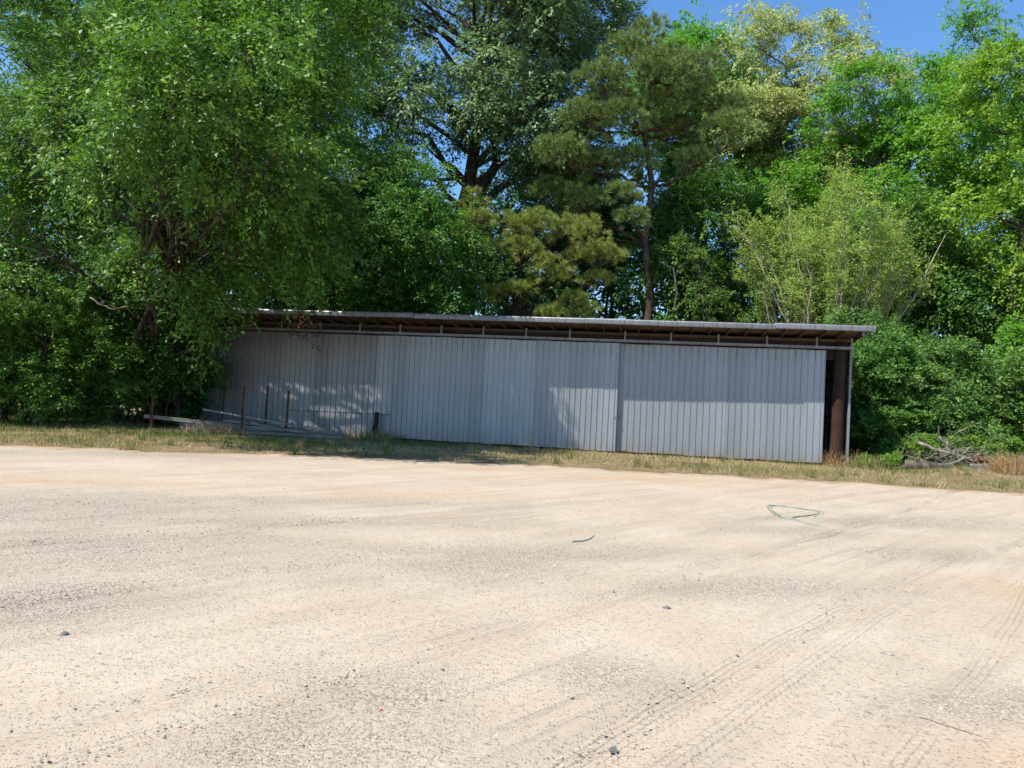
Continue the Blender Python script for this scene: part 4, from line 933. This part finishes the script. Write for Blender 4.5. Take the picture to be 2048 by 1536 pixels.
# ------------------------------------------------------------------ grass verge
def in_shed(x, y):
    dx = x - SH.x; dy = y - SH.y; s = dx * AX[0] + dy * AX[1]; b = dx * NX[0] + dy * NX[1]
    return (s > -.1) & (s < 23.45) & (b > .02)
def verge():
    r = rng(91); N = 150000
    x = r.uniform(-24, 25, N); y = r.uniform(16.5, 29.8, N); e = edge_y(x) + 1.3 * (fbm(x * .7, x * 0 + 3, 9) - .5) + 1.1 * (fbm(x * .9, y * .9, 21) - .5)
    d = y - e; ex = fbm(x * .5, y * .9, 22); dens = sstep(-.45, 1.4, d) * sstep(.30, .58, ex + .12 * sstep(.5, 2.5, d))
    ok = (r.random(N) < np.clip(dens, 0, .95)) & ~in_shed(x, y); x, y, d = x[ok], y[ok], d[ok]; n = len(x)
    green = np.clip(.62 * sstep(.42, .62, fbm(x * .28 + 4, y * .5, 23)) + .45 * sstep(11, 13, x) + .30 * sstep(1.5, 4, d) * (x < -2) - .12 + .25 * (x < -10), 0, 1)
    h = (.03 + .06 * r.random(n) + .12 * r.random(n) ** 6 + .08 * green * r.random(n)) * (.6 + .7 * sstep(0, 2.5, d)); wl = np.abs((x - SH.x) * NX[0] + (y - SH.y) * NX[1]); h = h * (1 + .35 * np.exp(-wl * 2.2))
    P = np.stack([x, y, ground_h(x, y) - .005], 1); dd = unit(np.stack([r.normal(0, .55, n), r.normal(0, .55, n), np.ones(n)], 1))
    an = r.uniform(0, math.pi, n); s = np.stack([np.cos(an), np.sin(an), 0 * an], 1) * (.010 + .008 * r.random(n))[:, None]
    T = P + dd * h[:, None]; V = np.stack([P - s * .5, P + s * .5, T], 1).reshape(-1, 3); F = np.arange(n * 3).reshape(-1, 3)
    rn = np.clip(.78 - .78 * green + r.normal(0, .2, n), 0, 1)
    tag(obj('grass', mesh_np('grass', V, F, {'rnd': rn}), MAT['grass']), 'short half-dry grass of the verge in front of the shed', 'grass', None, 'stuff')
    N = 26000; x = r.uniform(-24, 25, N); y = r.uniform(16.5, 29, N); d = y - edge_y(x); ok = (r.random(N) < np.exp(-((d - .6) / .9) ** 2) * .9 + .25 * (d > 0)) & ~in_shed(x, y)
    x, y = x[ok], y[ok]; n = len(x); P = np.stack([x, y, ground_h(x, y) + .012 + .01 * r.random(n)], 1); an = r.uniform(0, 6.28, n)
    D = unit(np.stack([np.cos(an), np.sin(an), r.normal(0, .15, n)], 1)); Nn = unit(np.array([0, 0, 1.0]) + r.normal(0, .3, (n, 3))); L = r.uniform(.03, .075, n)
    V, F = leaf_quads(P, D, Nn, L, L * .6); tag(obj('leaf_litter', mesh_np('leaf_litter', V, F, {'rnd': r.random(n)}), MAT['litter']), 'dry brown leaf litter scattered along the edge of the gravel', 'leaves', None, 'stuff')
verge()

def tufts():
    r = rng(97); n = 150; x = r.uniform(-20, 20, n); d = r.random(n) ** 1.5 * 5.5; y = edge_y(x) + .1 + d; ok = ~in_shed(x, y); x, y = x[ok], y[ok]
    m = 26; P = np.repeat(np.stack([x, y, ground_h(x, y)], 1), m, 0); k = len(P); P[:, :2] += r.normal(0, .07, (k, 2)); tall = np.repeat(r.uniform(.12, .42, len(x)), m)
    dd = unit(np.stack([r.normal(0, .35, k), r.normal(0, .35, k), np.ones(k)], 1)); an = r.uniform(0, 3.14, k); w_ = np.stack([np.cos(an), np.sin(an), 0 * an], 1) * .014
    T = P + dd * (tall * r.uniform(.5, 1.1, k))[:, None]; V = np.stack([P - w_ * .5, P + w_ * .5, T], 1).reshape(-1, 3)
    rn = np.clip(np.repeat(np.clip(r.normal(.5, .32, len(x)), 0, 1), m) + r.normal(0, .1, k), 0, 1)
    tag(obj('grass_tufts', mesh_np('grass_tufts', V, np.arange(k * 3).reshape(-1, 3), {'rnd': rn}), MAT['grass']), 'taller ragged grass tufts scattered through the verge', 'grass', None, 'stuff')
tufts()

# ------------------------------------------------------------------ loose gravel
def gravel_stuff():
    r = rng(95); N = 160000; u = r.random(N); yy = 2.9 + (17 - 2.9) * u ** 1.9; xx = r.uniform(-1, 1, N) * (yy * .72 + .6)
    gm = grey_m(xx, yy); ok = r.random(N) < np.clip(.07 + .95 * gm + .10 * sstep(.5, .7, fbm(xx * 2.2, yy * 2.2, 51)), 0, 1); x, y, gm = xx[ok], yy[ok], gm[ok]; n = min(len(x), 31000); x, y, gm = x[:n], y[:n], gm[:n]
    sz = (.0022 + .0065 * r.random(n) ** 5.0 + .0026 * gm * r.random(n)) * (1 + .04 * y)
    o = np.array([(1, 0, 0), (-1, 0, 0), (0, 1, 0), (0, -1, 0), (0, 0, 1), (0, 0, -1)], float)
    S = np.stack([r.uniform(.7, 1.4, n), r.uniform(.7, 1.4, n), r.uniform(.45, .85, n)], 1); an = r.uniform(0, 6.28, n); c_, s_ = np.cos(an), np.sin(an)
    V = o[None] * S[:, None, :] * (1 + r.normal(0, .22, (n, 6, 1))); V = V + r.normal(0, .18, V.shape); V = np.stack([V[..., 0] * c_[:, None] - V[..., 1] * s_[:, None], V[..., 0] * s_[:, None] + V[..., 1] * c_[:, None], V[..., 2]], -1) * sz[:, None, None]
    Z = .012 + .030 * (fbm(x * .7, y * .7, 3) - .5) + .022 * (fbm(x * 2.5, y * 2.5, 13) - .5); V += np.stack([x, y, Z + sz * .25], 1)[:, None, :]
    f = np.array([(0, 2, 4), (2, 1, 4), (1, 3, 4), (3, 0, 4), (2, 0, 5), (1, 2, 5), (3, 1, 5), (0, 3, 5)]); F = (np.arange(n)[:, None, None] * 6 + f[None]).reshape(-1, 3)
    m = M('loose_gravel'); c = m.ramp(m.attr('rnd'), [(0, (0.141, 0.119, 0.094)), (.3, (0.298, 0.245, 0.185)), (.65, (0.430, 0.352, 0.258)), (1, (0.529, 0.439, 0.329))]); m.set(color=c, rough=.92, spec=.15)
    tag(obj('loose_gravel', mesh_np('loose_gravel', V.reshape(-1, 3), F, {'rnd': np.repeat(np.clip(r.normal(.55, .25, n), 0, 1), 8)}), m.mat), 'small grey and tan stones strewn over the sandy lot', 'gravel', None, 'stuff')
gravel_stuff()

def rock(label, x, y, s, seed, mat='rock', sx=1.3, name='rock', cat='rock', group='loose stones on the lot'):
    r = rng(seed); a = []
    import bmesh
    bm = bmesh.new(); bmesh.ops.create_icosphere(bm, subdivisions=2, radius=s)
    for v in bm.verts:
        d = v.co.normalized(); k = 1 + .35 * (vnoise(d.x * 1.7 + seed, d.y * 1.7 + d.z * 1.3, seed) - .5) * 2; v.co = Vector((d.x * s * k * sx, d.y * s * k, max(-.3 * s, d.z * s * k * .7)))
    me = bpy.data.meshes.new('rock'); bm.to_mesh(me); bm.free()
    tag(obj(name, me, MAT[mat], None, (x, y, .012 + .15 * s), (0, 0, seed)), label, cat, group)
rock('shiny dark angular stone at the bottom edge of the lot', .55, 3.60, .020, 1)
rock('small dark stone on the sandy track left of centre', -.32, 4.52, .020, 2)
rock('lone grey stone on the pale gravel right of centre', 1.32, 6.17, .032, 3)
rock('small dark stone beside the ladder-like tyre marks', .41, 4.19, .014, 4)
rock('dark stone on the gravel at the far left', -2.72, 4.84, .026, 5)
rock('long pale brown stone at the lower right of the lot', 2.65, 5.27, .024, 6, 'palerock', 2.2)
rock('small red scrap of plastic on the lot', -.58, 3.93, .007, 7, 'redscrap', 1.3, 'plastic_scrap', 'scrap', None)
# rope loop
def rope(label, pts, rad, name='rope', closed=False, n=60, cat='rope', mat='rope'):
    P = np.array(pts, float); t = np.linspace(0, len(P) - 1, n); k = np.arange(len(P))
    Q = np.stack([np.interp(t, k, P[:, i]) for i in range(2)], 1)
    for _ in range(4): Q[1:-1] = (Q[:-2] + 2 * Q[1:-1] + Q[2:]) / 4
    z = .012 + rad + .006 * vnoise(t * 3, t * 0, 4); b = Q[0]
    o = Acc().tube(np.stack([Q[:, 0] - b[0], Q[:, 1] - b[1], z], 1), rad, 6).build(name, MAT[mat], None, True, (b[0], b[1], 0)); return tag(o, label, cat)
LOOP = [(4.37, 11.76), (4.30, 11.90), (4.30, 12.2), (4.34, 12.54), (4.42, 13.0), (4.54, 13.42), (4.66, 13.58), (4.82, 13.55), (5.09, 13.33), (5.30, 13.05), (5.20, 12.75), (4.89, 12.39), (4.56, 12.17), (4.46, 12.0), (4.40, 11.82), (4.47, 11.5), (4.58, 11.21)]
rope('loop of green garden hose lying on the gravel', LOOP, .0085, 'garden_hose', cat='hose')
rope('second turn of thin green cord inside the hose loop', [(x + .035, y - .07) for x, y in LOOP[2:12]], .007, 'cord', cat='cord')
rope('short bent strand of green twine on the gravel', [(.79, 8.97), (.92, 9.05), (1.0, 9.15), (1.10, 9.45)], .008, 'twine', cat='twine')
rope('thin dark curved twig at the lower right of the lot', [(2.28, 4.18), (2.4, 4.05), (2.5, 3.92)], .0018, 'twig', cat='twig', mat='brownboard')
def stick(label, p0, p1, rad, seed, mat='deadwood'):
    r = rng(seed); p0 = np.array([*p0, 0.02 + rad]); p1 = np.array([*p1, .02 + rad]); a = Acc(); limb(a, p0 - p0, p1 - p0, rad, rad * .5, r, n=6, wob=.03, k=6)
    tag(a.build('stick', MAT[mat], None, True, p0), label, 'stick', 'fallen sticks along the verge')
stick('pale crooked stick at the edge of the tree shadow', (-1.30, 19.2), (-.70, 19.65), .022, 1)
stick('thin pale stick lying in the tree shadow', (-2.3, 19.2), (-1.5, 19.6), .016, 2)
bb_ = plank('flat brown board lying in the dry grass before the right door', (4.75, 23.3, .05), (5.95, 22.85, .05), .16, .03, 0, 'brownboard', 71, 'flat_board', 'single boards in the grass')
def twiglets():
    r = rng(18); a = Acc()
    for i in range(60):
        x = r.uniform(1.6, 3.4); y = r.uniform(3.5, 6.5); an = r.uniform(0, 6.28); L = r.uniform(.02, .055); a.tube([(x, y, .02), (x + L * .5 * math.cos(an), y + L * .5 * math.sin(an), .024), (x + L * math.cos(an + .2), y + L * math.sin(an + .2), .02)], .0014, 3)
    tag(a.build('bark_chips', MAT['brownboard']), 'tiny brown twigs and bark chips strewn over the lower right of the lot', 'twigs', None, 'stuff')
twiglets()
